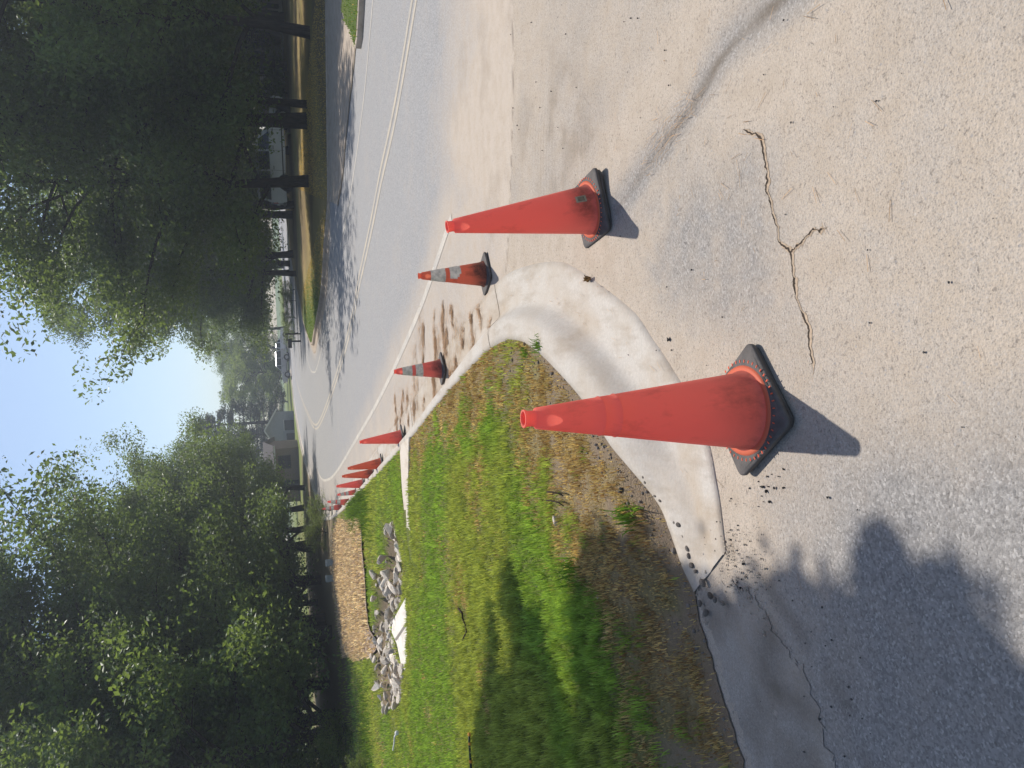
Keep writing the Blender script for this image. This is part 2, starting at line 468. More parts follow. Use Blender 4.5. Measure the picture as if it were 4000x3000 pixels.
YELLOW = catmull(np.array([(7.5, 3.0), (6.1, 5.6), (4.64, 8.9), (3.95, 10.67), (3.51, 12.39), (2.97, 14.18), (2.29, 16.76), (1.7, 18.6), (.7, 23.35), (-.5, 30.4), (-1.35, 36.4), (-1.72, 40.5), (-1.76, 44.7), (-1.49, 49.4), (-.41, 64), (1.6, 80), (7, 101), (16, 122)]), 10)
WLINE = catmull(np.array([(1.72, 7.5), (1.61, 7.81), (.9, 9.87), (-.18, 14.15), (-1.32, 19.64), (-2.59, 25.94), (-3.46, 31.22), (-4.1, 37.5), (-4.0, 44)]), 8)
RLINE = catmull(np.array([(9.4, 8), (7.4, 10.6), (5.95, 13.1), (5.35, 14.4), (4.7, 16.54), (4.1, 19.5), (2.75, 27.0), (1.9, 31.5), (1.2, 37), (1.1, 40), (1.5, 45), (3.4, 54)]), 8)

KB_NEARLINE = np.vstack([B_FAR, B_NEAR, [(-1.10, 3.0), (-1.63, 2.70), (-2.6, 2.2), (-5, 1.2)]])
z5 = lambda P: [(1200 + .5426 * a, 2000 + .5426 * b) for a, b in P]
DITCH = GL(z5([(600, 100), (690, 60), (728, 260), (752, 380), (752, 590), (690, 700), (640, 850), (690, 950), (700, 1070), (755, 1110), (748, 1330), (700, 1380), (600, 1430), (565, 1380), (580, 1270), (525, 1240), (535, 1100), (480, 970), (505, 860), (530, 740), (545, 690), (525, 450), (590, 430), (622, 300)]), .04)
SL = GL([(1607, 2330), (1611, 2400), (1613, 2560), (1604, 2620), (1586, 2600), (1566, 2510), (1543, 2470), (1545, 2425)], .10)
SLZ = lambda x, y: .185 - .015 * (y - SL[:3, 1].mean())
def lawn_z(x, y):
    """height of the left lawn"""
    base = .008 + .139 * (.05 + .95 * smooth(3.02, 3.6, y))
    dk = dist_poly(np.stack([np.ravel(x), np.ravel(y)], 1), KB_NEARLINE)[0].reshape(np.shape(x))
    d = .06 * smooth(.1, 1.2, dk) * fbm(x, y, 3.0, 3)
    z = base + d * smooth(3.2, 4.2, y) + .03 * smooth(0, .12, dk) * (fbm(x, y, .30, 7) - .3) - .005
    # the rock lined ditch
    XY = np.stack([np.ravel(x), np.ravel(y)], 1)
    near = (XY[:, 1] > 9.5) & (XY[:, 1] < 19)
    w = np.zeros(len(XY))
    if near.any():
        Q = XY[near]
        w[near] = np.where(in_poly(Q, DITCH), smooth(-.15, .3, dist_poly(Q, np.vstack([DITCH, DITCH[:1]]))[0]), 1 - smooth(-.3, .15, dist_poly(Q, np.vstack([DITCH, DITCH[:1]]))[0]))
    w = np.maximum(w, in_poly(XY, SL) * .9)
    z = z - .24 * w.reshape(np.shape(x))
    return z
def yard_s(x, y):
    d, _ = dist_poly(np.stack([np.ravel(x), np.ravel(y)], 1), RK)
    return d.reshape(np.shape(x))
def yard_z(x, y):
    s = yard_s(x, y)
    dip = smooth(4.8, 6.4, x) * smooth(2.2, .0, s)
    return .130 + .03 * smooth(.4, 7.5, s) + .03 * (fbm(x, y, 4, 5) - .5) * smooth(.5, 3, s) - .095 * dip

# ------------------------------------------------------------------ ground sheets
def grid_mesh(name, xs, ys, zfun, mat, keep=None, attrs=None):
    X, Y = np.meshgrid(xs, ys)
    nx, ny = len(xs), len(ys)
    x, y = X.ravel(), Y.ravel()
    z = zfun(x, y)
    i, j = np.meshgrid(np.arange(nx - 1), np.arange(ny - 1))
    a = (j * nx + i).ravel()
    F = np.stack([a, a + 1, a + 1 + nx, a + nx], 1)
    if keep is not None:
        cx = (x[F[:, 0]] + x[F[:, 1]]) / 2; cy = (y[F[:, 0]] + y[F[:, 3]]) / 2
        F = F[keep(cx, cy)]
        used = np.unique(F); mp = np.full(len(x), -1); mp[used] = np.arange(len(used))
        F = mp[F]; x, y, z = x[used], y[used], z[used]
    at = {k: f(x, y) for k, f in (attrs or {}).items()}
    me = mesh_np(name, np.stack([x, y, z], 1), F, mat, True, at)
    return me

tag(link('ground', mesh_np('ground', [(-900, -300, -.40), (900, -300, -.40), (900, 1500, -.40), (-900, 1500, -.40)], [(0, 1, 2, 3)], M['yard'])), kind='structure')

# driveway: dusty old asphalt with dirt, cracks and stains laid into the sheet
VALLEY = GL([(3110, -60), (3029, 14), (2892, 130), (2805, 239), (2704, 405), (2610, 535), (2530, 640), (2443, 767), (2400, 830)])
zd = lambda P: [(2400 + .7233 * a, .7233 * b) for a, b in P]
CRACK1 = GL(zd([(700, 700), (740, 720), (800, 745), (825, 870), (840, 930), (830, 1030), (855, 1100), (880, 1210), (900, 1310), (965, 1375), (975, 1470), (990, 1540)]) + [(1900 + .678 * a, 1000 + .678 * b) for a, b in [(1790, 130), (1820, 300), (1870, 410), (1890, 600), (1885, 740)]])
CRACK2 = GL(zd([(965, 1372), (1010, 1325), (1040, 1290), (1085, 1240), (1160, 1215)]))
GREY1 = GL([(2480, 760), (2620, 650), (2800, 560), (2960, 580), (3010, 700), (3050, 900), (3080, 1060), (3100, 1250), (3060, 1330), (2850, 1330), (2640, 1330), (2540, 1200), (2430, 1050)])
BROWN = GL([(2060, 330), (2150, 250), (2280, 330), (2330, 520), (2300, 700), (2210, 800), (2110, 820), (2040, 650)])
OLDEDGE = GL([(2720, 2300), (2860, 2240), (2960, 2330), (3060, 2500), (3160, 2650), (3280, 3050), (2960, 3050), (2880, 2800), (2790, 2480)])
WET = GL([(2960, 2480), (3010, 2440), (3060, 2500), (3050, 2660), (2985, 2690), (2955, 2560)])
EDGE = GL([(2830, 2130), (2900, 2180), (2990, 2260), (3060, 2370), (3130, 2470), (3220, 2600), (3350, 2830), (3420, 3000)])
def poly_soft(XY, P, w):
    d, _ = dist_poly(XY, np.vstack([P, P[:1]]))
    return np.where(in_poly(XY, P), np.clip(.5 + d / w, 0, 1), np.clip(.5 - d / w, 0, 1))
def drive_sand(x, y):
    XY = np.stack([x, y], 1)
    s = .78 + .5 * (fbm(x, y, 1.1, 2) - .5) + .35 * (fbm(x, y, .25, 9) - .5)
    s -= .55 * poly_soft(XY, GREY1, .32) * (.7 + .6 * (vnoise(x, y, .05, 9) - .3) + .5 * (fbm(x, y, .3, 4) - .5))
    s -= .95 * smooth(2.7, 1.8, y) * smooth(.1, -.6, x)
    s += .35 * (1 - smooth(.05, .45, dist_poly(XY, KO)[0]))
    dv, _ = dist_poly(XY, VALLEY)
    s -= .55 * (1 - smooth(.02, .10 + .1 * fbm(x, y, .3, 6), dv))
    s += .3 * np.exp(-((dv - .3) / .12) ** 2)
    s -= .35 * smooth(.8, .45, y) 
    return np.clip(s, 0, 1.2)
def drive_stain(x, y):
    XY = np.stack([x, y], 1)
    dv, pv = dist_poly(XY, VALLEY)
    w = .022 + .045 * vnoise(x, y, .2, 3)
    s = .92 * (1 - smooth(.0, 1, dv / w)) * (.35 + .9 * vnoise(x, y, .16, 5)) * (1 - .35 * pv)
    b = poly_soft(XY, BROWN, .6) * smooth(.45, .75, fbm(x, y, .22, 8, 4)) * .42
    # tyre tread arcs printed in the dust
    c = G(2700, 380)[:2]
    r = np.hypot(x - c[0], y - c[1]); 
    tr = poly_soft(XY, BROWN, .3) * smooth(.2, .9, np.sin(r * 2 * math.pi / .055)) * .20 * smooth(.3, .6, vnoise(x, y, .3, 12))
    jd, _ = dist_poly(XY, JOINT)
    j = .35 * (1 - smooth(.0, .05, jd)) * vnoise(x, y, .3, 2)
    we = .75 * poly_soft(XY, WET, .1) * smooth(.3, .55, fbm(x, y, .12, 4))
    de, _ = dist_poly(XY, EDGE)
    e = .45 * (1 - smooth(0, .07, de)) * smooth(.35, .6, fbm(x, y, .1, 14))
    return np.clip(s + b + tr + j + we + e, 0, .92)
def drive_crack(x, y):
    XY = np.stack([x, y], 1)
    XYn = XY + .022 * np.stack([vnoise(x, y, .06, 1) - .5, vnoise(x, y, .06, 2) - .5], 1)
    c = np.zeros(len(x))
    d, p = dist_poly(XYn, JOINT)
    c = np.maximum(c, (1 - smooth(.3, 1, d / (.016 * (.3 + vnoise(x, y, .2, 8))))) * .7)
    return c
def drive_z(x, y):
    XY = np.stack([x, y], 1)
    z = .004 + .006 * (fbm(x, y, .5, 1) - .5)
    dv, _ = dist_poly(XY, VALLEY)
    z = z - .012 * (1 - smooth(0, .18, dv)) - .012 * drive_crack(x, y) + .008 * (fbm(x, y, .06, 3, 2) - .5) * poly_soft(XY, OLDEDGE, .2)
    return z
xs = np.concatenate([np.linspace(-30, -2.0, 40), np.arange(-1.98, 3.4, .0155), np.linspace(3.45, 16, 60)])
ys = np.concatenate([np.linspace(-6, 1.1, 24), np.arange(1.12, 5.95, .0155), [6.05]])
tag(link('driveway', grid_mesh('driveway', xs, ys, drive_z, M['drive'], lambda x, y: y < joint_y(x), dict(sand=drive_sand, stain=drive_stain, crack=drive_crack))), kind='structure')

def cdt_sheet(name, poly, pts, zfun, mat, attrs=None, lift=0.0):
    poly = np.asarray(poly)
    pts = pts[in_poly(pts, poly)]
    d, _ = dist_poly(pts, np.vstack([poly, poly[:1]]))
    pts = pts[d > .05]
    vs = [Vector((float(a), float(b))) for a, b in np.vstack([poly, pts])]
    r = delaunay_2d_cdt(vs, [], [list(range(len(poly)))], 1, 1e-5)
    V = np.array([(v.x, v.y) for v in r[0]])
    F = np.array([f for f in r[2] if len(f) == 3])
    a, b, c = V[F[:, 0]], V[F[:, 1]], V[F[:, 2]]
    flip = ((b - a)[:, 0] * (c - a)[:, 1] - (b - a)[:, 1] * (c - a)[:, 0]) < 0
    F[flip] = F[flip][:, ::-1]
    x, y = V[:, 0], V[:, 1]
    return mesh_np(name, np.stack([x, y, zfun(x, y) + lift], 1), F, mat, True, {k: f(x, y) for k, f in (attrs or {}).items()})
def jitter_pts(x0, x1, y0, y1, s):
    X, Y = np.meshgrid(np.arange(x0, x1, s), np.arange(y0, y1, s))
    return np.stack([X.ravel(), Y.ravel()], 1) + (rng.random((X.size, 2)) - .5) * s * .6
def cdt_sheet_late(name, P):
    return cdt_sheet(name, P, jitter_pts(-2.6, .2, .8, 3.2, .06), lambda x, y: drive_z(x, y) + .003, M['apron'], dict(sand=lambda x, y: .25 + .7 * fbm(x, y, .3, 4), stain=lambda x, y: np.clip(.55 * smooth(.5, .75, fbm(x, y, .22, 9)) + .8 * poly_soft(np.stack([x, y], 1), WET, .12), 0, 1), crack=lambda x, y: 0 * x))
def crack_ribbons(lines, mat, zoff):
    V = []; Fc = []; n = 0
    for L, wmax, amp, seed in lines:
        r2 = np.random.default_rng(seed)
        Q = np.array(L)
        for it in range(5):                      # midpoint displacement
            m = (Q[1:] + Q[:-1]) / 2; d = Q[1:] - Q[:-1]
            m = m + np.stack([-d[:, 1], d[:, 0]], 1) * r2.normal(0, amp, (len(d), 1))
            o = np.empty((len(Q) + len(m), 2)); o[0::2] = Q; o[1::2] = m; Q = o
        T = np.gradient(Q, axis=0); T /= np.linalg.norm(T, axis=1)[:, None] + 1e-9
        N = np.stack([-T[:, 1], T[:, 0]], 1)
        t = np.linspace(0, 1, len(Q))
        w = wmax * (.15 + 1.1 * vnoise(t * 40, t * 3, 1, seed) ** 1.5) * smooth(0, .06, t) * smooth(1, .9, t)
        a = Q + N * w[:, None] * .5; b = Q - N * w[:, None] * .5 * r2.uniform(.3, 1, (len(Q), 1))
        z = drive_z(Q[:, 0], Q[:, 1]) + zoff
        V += [np.c_[a, z], np.c_[b, z]]
        i = np.arange(len(Q) - 1) + n
        Fc.append(np.stack([i, i + 1, i + 1 + len(Q), i + len(Q)], 1)); n += 2 * len(Q)
    return mesh_np('pavement_crack', np.vstack(V), np.vstack(Fc), mat)
SAND = m_simple('crack_sand', (.40, .31, .225), .95, .1, .25, 60, .4)
DARK = m_simple('crack_edge_dark', (.055, .043, .034), .95, .1, .4, 60, .3)  # dark thin edge beside the sand fill
cl1 = [(CRACK1, .030, .10, 1), (CRACK2, .024, .12, 2)]
tag(link('pavement_crack', crack_ribbons(cl1, SAND, .0015)), 'sand filled crack wandering across the worn driveway', 'crack', kind='structure')
off = np.array([.004, .006])
cl2 = [(CRACK1 + off, .011, .10, 1), (CRACK2 + off * .7, .009, .12, 2)]
tag(link('pavement_crack', crack_ribbons(cl2, DARK, .003)), 'dark broken edge of the driveway crack', 'crack', kind='structure')
# worn pale strip of older concrete where the kerb ends
rr = np.random.default_rng(5)
OA = np.vstack([OLDEDGE, OLDEDGE[:1]]); OA = np.vstack([OA[i] * (1 - t) + OA[i + 1] * t for i in range(len(OA) - 1) for t in np.linspace(0, 1, 16, endpoint=False)])
OA = OA + rr.normal(0, .014, OA.shape) + .05 * np.stack([vnoise(OA[:, 0] * 6, OA[:, 1] * 6, 1, 3) - .5, vnoise(OA[:, 0] * 6, OA[:, 1] * 6, 1, 4) - .5], 1)
tag(link('old_apron', cdt_sheet_late('old_apron', OA)), kind='structure')

# road
def road_sand(x, y):
    XY = np.stack([x, y], 1)
    s = (1 - smooth(5.6, 8.2, y + .35 * (x - 1.5) * 0 + 1.2 * (fbm(x, y, 1.5, 3) - .5))) * .95
    dw, _ = dist_poly(XY, WLINE)
    left = x < np.interp(y, WLINE[:, 1], WLINE[:, 0])
    s = np.maximum(s, np.where(left, .72 - .012 * (y - 7), .72 * (1 - smooth(0, .5 + .5 * fbm(x, y, 1, 4), dw)) * smooth(30, 6, y)))
    dk, _ = dist_poly(XY, KO)
    s = np.maximum(s, .85 * (1 - smooth(.1, 1.0, dk)) * smooth(34, 12, y))
    dr, _ = dist_poly(XY, RK)
    s = np.maximum(s, .6 * (1 - smooth(.2, 1.2, dr)))
    tr = .45 * np.exp(-((x - 2.2 - .3 * np.sin(y)) / .5) ** 2) * smooth(9, 6.5, y)
    return np.clip(s + tr + .25 * (fbm(x, y, .5, 6) - .5), 0, 1)
def road_stain(x, y):
    XY = np.stack([x, y], 1)
    dr, _ = dist_poly(XY, RK + np.array([-.95, -.15]))
    s = .25 * np.exp(-(dr / .35) ** 2) * fbm(x, y, 1.2, 8)
    dk, _ = dist_poly(XY, KO)
    s = s + .42 * (1 - smooth(0, .06, dk)) * fbm(x, y, .4, 2) + .16 * smooth(.6, .75, fbm(x, y, .35, 11)) * smooth(9, 6, y)
    return s
def road_crack(x, y):
    XY = np.stack([x, y], 1)
    jd, _ = dist_poly(XY, JOINT)
    return .5 * (1 - smooth(.2, 1, jd / .02))
xs = np.concatenate([np.linspace(-60, -7, 30), np.linspace(-6.5, -1.1, 60), np.arange(-1, 6, .045), np.linspace(6.1, 16, 90), np.linspace(17, 80, 40)])
ys = np.concatenate([np.arange(4.4, 9, .045), np.arange(9.05, 16, .09), np.arange(16.1, 40, .3), np.linspace(40.5, 190, 110)])
_kx = (KB * .4 + KO * .6); _kx = _kx[(_kx[:, 1] < 97)]; _kx = _kx[np.argsort(_kx[:, 1])]
tag(link('road', grid_mesh('road', xs, ys, lambda x, y: np.zeros_like(x), M['road'], lambda x, y: (x > np.interp(y, _kx[:, 1], _kx[:, 0]) - .25) | (y > 95), dict(sand=road_sand, stain=road_stain, crack=road_crack))), kind='structure')

def ribbon(name, L, w, z, mat, off=0.0, jag=0.0):
    T = np.gradient(L, axis=0); T /= np.linalg.norm(T, axis=1)[:, None]
    N = np.stack([-T[:, 1], T[:, 0]], 1)
    k = (rng.random(len(L)) - .5) * jag
    a = L + N * (off - w / 2 + k)[:, None] if jag else L + N * (off - w / 2)
    b = L + N * (off + w / 2)
    V = np.vstack([np.c_[a, np.full(len(a), z)], np.c_[b, np.full(len(b), z)]])
    n = len(L); i = np.arange(n - 1)
    return mesh_np(name, V, np.stack([i, i + 1, i + 1 + n, i + n], 1), mat)
o = link('road_marking', ribbon('road_marking', YELLOW, .10, .004, M['yellow'], -.105))
tag(o, 'right stripe of the double yellow line along the road centre', 'road marking', kind='structure')
o = link('road_marking', ribbon('road_marking', YELLOW, .10, .004, M['yellow'], .105))
tag(o, 'left stripe of the double yellow line along the road centre', 'road marking', kind='structure')
o = link('road_marking', ribbon('road_marking', WLINE, .105, .004, M['white']))
tag(o, 'white edge line along the near side of the road', 'road marking', kind='structure')
o = link('road_marking', ribbon('road_marking', RLINE, .075, .004, M['white']))
tag(o, 'thin white edge line along the far side of the road', 'road marking', kind='structure')

# kerbs: gutter pan, rolled face, top, back
def kerb_mesh(name, Bk, Ou, hfun, mat, dirtf):
    ts0 = np.array([0, .015, .12, .25, .38, .48, .53, .575, .62, .665, .71, .77, .90, 1.0, 1.002])
    ts1 = np.array([0, .015, .12, .30, .50, .66, .70, .73, .75, .77, .79, .82, .92, 1.0, 1.002])
    zs = np.array([-.03, .010, .014, .014, .014, .018, .026, .048, .080, .110, .132, .146, .150, .147, -.10])
    n = len(Bk); V = []; D = []
    for q, (b, o) in enumerate(zip(Bk, Ou)):
        h = hfun(b); k = float(smooth(5.6, 8.0, b[1])); ts = ts0 * (1 - k) + ts1 * k
        for t, z in zip(ts, zs):
            p = o + (b - o) * t
            zz = .008 + (z - .008) * h if z > .014 else z
            V.append((p[0], p[1], zz)); D.append(dirtf(p, t))
    m = len(ts)
    i, j = np.meshgrid(np.arange(m - 1), np.arange(n - 1))
    a = (j * m + i).ravel()
    return mesh_np(name, V, np.stack([a, a + 1, a + 1 + m, a + m], 1), mat, True, dict(dirt=np.array(D)))
KB2 = KB; KO2 = KO
def kdirt(p, t):
    x, y = p
    d = .75 * smooth(5.6, 7.0, y) * smooth(10.5, 9.0, y) * smooth(.75, .5, t)
    d += .75 * math.exp(-((t - .42) / .12) ** 2) * float(smooth(.25, .7, vnoise(x, y, .35, 2))) + .35 * float(smooth(.55, .8, vnoise(x, y, .22, 6)))
    d += .5 * smooth(.03, 0, t) + .9 * smooth(3.25, 2.85, y) * float(smooth(.2, .6, vnoise(x, y, .2, 4)))
    return float(np.clip(d, 0, 1))
tag(link('kerb', kerb_mesh('kerb', KB2, KO2, lambda b: .05 + .95 * float(smooth(3.02, 3.6, b[1])), M['kerb'], kdirt)), kind='structure')
def kerb_joint(i, wd):
    V = []
    for k in (-1, 1):
        b = KB2[i]; o = KO2[i]; tn = np.array([-(b - o)[1], (b - o)[0]]); tn /= np.linalg.norm(tn)
        kk = float(smooth(5.6, 8.0, b[1]))
        for t, z in zip(np.linspace(.01, .99, 24), np.interp(np.linspace(.01, .99, 24), np.array([0, .015, .12, .25, .38, .48, .53, .575, .62, .665, .71, .77, .90, 1.0]) * (1 - kk) + np.array([0, .015, .12, .30, .50, .66, .70, .73, .75, .77, .79, .82, .92, 1.0]) * kk, [-.03, .010, .014, .014, .014, .018, .026, .048, .080, .110, .132, .146, .150, .147])):
            h = .05 + .95 * float(smooth(3.02, 3.6, b[1])); zz = .008 + (z - .008) * h if z > .014 else z
            p = o + (b - o) * t + tn * k * wd / 2
            V.append((p[0], p[1], max(zz, .01) + .0025))
    i = np.arange(23)
    return mesh_np('kerb_joint', V, np.stack([i, i + 1, i + 25, i + 24], 1), M['joint'])
for q, wd in ((int(np.argmin(np.abs(KB2[:, 1] - 5.75))), .009), (int(np.argmin(np.abs(KB2[:, 1] - 10.2))), .02), (int(np.argmin(np.abs(KB2[:, 1] - 14.2))), .025)):
    tag(link('kerb_joint', kerb_joint(q, wd)), kind='structure')
T = np.gradient(RK, axis=0); T /= np.linalg.norm(T, axis=1)[:, None]
RO = RK + np.stack([-T[:, 1], T[:, 0]], 1) * .55
tag(link('kerb', kerb_mesh('kerb', RK, RO, lambda b: .25 + .75 * float(smooth(6.2, 4.6, b[0])), M['oldkerb'], lambda p, t: .4)), kind='structure')

# left lawn
_j = np.array([(-1.10, 3.0), (-1.63, 2.70), (-2.6, 2.2)]); _t = np.linspace(0, 1, 60)
_j = np.stack([np.interp(_t, [0, .35, 1], _j[:, k]) for k in (0, 1)], 1) + np.c_[np.zeros(60), .05 * (np.array([vnoise(t * 14, 3.0, 1, 2) for t in _t]) - .5) + rng.normal(0, .008, 60)]
LAWN = np.vstack([KB2[KB2[:, 1] < 169], _j, [(-5, 1.2), (-12, -2), (-90, -2), (-160, 60), (-160, 260), (34, 260)]])
def lawn_dry(x, y):
    XY = np.stack([x, y], 1)
    dk, _ = dist_poly(XY, KB2)
    d = .80 * (1 - smooth(.35, 1.5, dk)) * smooth(6.4, 4.6, y) + .60 * (1 - smooth(.15, .8, dk)) * smooth(13, 9, y) * smooth(4.6, 6.0, y)
    d += 1.0 * (fbm(x, y, .75, 5) - .40) + .5 * (fbm(x, y, .22, 19) - .5)
    d += .5 * np.exp(-(((y - 6.3) - .15 * x) / .22) ** 2) * smooth(-1.2, -.4, x)      # the dry strip near the corner
    d -= .35 * np.exp(-(((y - 5.3)) / .45) ** 2)
    d += .30 * smooth(-.8, .0, x) * smooth(6.6, 7.6, y) * smooth(10.5, 9.5, y)
    d -= .55 * smooth(11.2, 11.8, y) * smooth(-3.2, -2.4, x)
    return np.clip(d, 0, 1)
def lawn_dirt(x, y):
    XY = np.stack([x, y], 1)
    dk, _ = dist_poly(XY, np.vstack([KB2[KB2[:, 1] < 4.75], [(-1.63, 2.70), (-2.6, 2.2)]]))
    d = 1.1 * (1 - smooth(.02, .05 + .30 * fbm(x, y, .3, 2) * smooth(4.9, 3.9, y), dk))
    d += 1.0 * smooth(.54, .70, fbm(x, y, .28, 15)) * (1 - smooth(.3, 1.4, dk))
    d += 1.2 * in_poly(XY, DITCH)
    d += .95 * smooth(21, 25, y) * smooth(-3.0, -4.2, x) * smooth(75, 60, y)
    return np.clip(d, 0, 1)
pts = np.vstack([jitter_pts(-4, .6, 2.4, 7.5, .07), jitter_pts(-9, .3, 7.5, 10, .2), jitter_pts(-10, -.8, 10, 17, .13), jitter_pts(-12, -1.5, 18, 27, .6), jitter_pts(-40, -2, 27, 70, 2.5), jitter_pts(-110, 30, 70, 250, 9), jitter_pts(-60, -12, 2, 27, 3)])
tag(link('lawn', cdt_sheet('lawn', LAWN, pts, lawn_z, M['lawn'], dict(dry=lawn_dry, dirt=lawn_dirt))), kind='structure')
# mulch bed
MB = np.array([(-2.75, 16.6), (-3.5, 21.0), (-3.9, 23.6), (-5.2, 26.5), (-8.0, 24.8), (-7.2, 21), (-6.1, 17.6), (-5.5, 16.15), (-4.2, 16.0)])
mzero = lambda x, y: np.zeros_like(x)
MB = catmull(np.vstack([MB, MB[:1]]), 14)[:-1]
MB = MB + .16 * np.stack([vnoise(MB[:, 0] * 2, MB[:, 1] * 2, 1, 3) - .5, vnoise(MB[:, 0] * 2, MB[:, 1] * 2, 1, 8) - .5], 1) + rng.normal(0, .02, MB.shape)
mo = link('mulch_bed', cdt_sheet('mulch_bed', MB, jitter_pts(-10, -2.5, 15.5, 27, .25), lambda x, y: lawn_z(x, y) + .03 + .05 * fbm(x, y, .6, 4), M['mulch'], dict(dry=mzero, dirt=mzero)))
tag(mo, kind='structure')
# right yard
YARD = np.vstack([RK, [(60, 160), (140, 160), (140, -2), (40, -2)]])
pts = np.vstack([jitter_pts(3, 16, 9, 34, .45), jitter_pts(2, 30, 34, 60, .9), jitter_pts(16, 40, 2, 34, 1.5), jitter_pts(5, 130, 60, 155, 5)])
def yard_dry(x, y):
    return np.clip(.75 * smooth(16, 24, y) + .8 * (fbm(x, y, 3.0, 4) - .35) - .9 * smooth(27, 33, y) * smooth(7, 3, x), 0, 1)
def yard_dirt(x, y):
    return np.clip(.75 * smooth(.35, .6, fbm(x, y, 4, 9)) * smooth(5, 8, x), 0, 1)
tag(link('right_lawn', cdt_sheet('right_lawn', YARD, pts, yard_z, M['yard'], dict(dry=yard_dry, dirt=yard_dirt))), kind='structure')
# concrete driveway across the road
def slab(name, P, zf, th, mat, dirt=.0):
    P = np.asarray(P, float); n = len(P)
    x, y = P[:, 0], P[:, 1]
    z = np.array([zf(a, b) for a, b in P])
    bm = bmesh.new()
    t = [bm.verts.new((x[i], y[i], z[i])) for i in range(n)]
    b = [bm.verts.new((x[i], y[i], z[i] - th)) for i in range(n)]
    bm.faces.new(t); bm.faces.new(b[::-1])
    for i in range(n): bm.faces.new((t[i], b[i], b[(i + 1) % n], t[(i + 1) % n]))
    bmesh.ops.bevel(bm, geom=[e for e in bm.edges], offset=.01, segments=1, affect='EDGES')
    return bm_obj(name, bm, mat)
AP = np.vstack([GL([(1385, -300), (1390, 0), (1385, 240), (1366, 400), (1351, 555), (1338, 700), (1320, 800)]), RK[(RK[:, 0] > GL([(1282, 830)])[0, 0]) & (RK[:, 0] < 30)][::-1] + [0, -.1], [(24, 12)]])
tag(link('concrete_pavement', cdt_sheet('concrete_pavement', AP, jitter_pts(3.5, 30, 11, 26, .5), lambda x, y: np.full_like(x, .006), M['oldkerb'], dict(dirt=lambda x, y: .3 * fbm(x, y, 1, 3)))), kind='structure')
SEAM = catmull(GL([(1392, 120), (1385, 240), (1366, 400), (1351, 555), (1338, 700), (1320, 800)]), 8)
tag(link('pavement_seam', ribbon('pavement_seam', SEAM + rng.normal(0, .025, SEAM.shape), .13, .011, M['joint'])), kind='structure')
# small grassed island with its own kerb
IS = GL([(1389, 190), (1372, 130), (1348, 90), (1338, 40), (1334, -50), (1330, -400), (1412, -400), (1404, 0), (1396, 150)], .1)
ISC = IS.mean(0)
tag(link('grass_island', cdt_sheet('grass_island', ISC + (IS - ISC) * .93, jitter_pts(5, 14, 11, 19, .25), lambda x, y: np.full_like(x, .12), M['yard'], dict(dry=lambda x, y: 0 * x, dirt=lambda x, y: 0 * x))), kind='structure')
slab('island_kerb', IS, lambda x, y: .112, .2, M['oldkerb'])['kind'] = 'structure'

# narrow concrete strip and the sloped slab at the rock ditch
lz = lambda x, y: float(lawn_z(np.array([x]), np.array([y]))[0])
SP = GL([(1568, 1735), (1598, 1706), (1595, 1900), (1597, 2000), (1606, 2100), (1614, 2190), (1603, 2185), (1592, 2080), (1580, 2000), (1571, 1910), (1563, 1765)], .17)
o = slab('concrete_strip', SP, lambda x, y: .175, .3, M['strip'])
tag(o, kind='structure')
o = slab('concrete_slab', SL, lambda x, y: SLZ(x, y), .18, M['slab'])
tag(o, 'white concrete slab sloping into the rock ditch, a dark band across it', 'concrete slab')
BAND = GL([(1612, 2425), (1612, 2440), (1566, 2500), (1556, 2496)], .10)  # darker band laid across the slab
bm = bmesh.new()
vs = [bm.verts.new((a, b, SLZ(a, b) + .003)) for a, b in BAND]
bm.faces.new(vs)
bm_obj('dark_band', bm, m_simple('dark_concrete_band', (.20, .18, .155), .6, .4, .25, 12), o)
o['label'] = o['label']

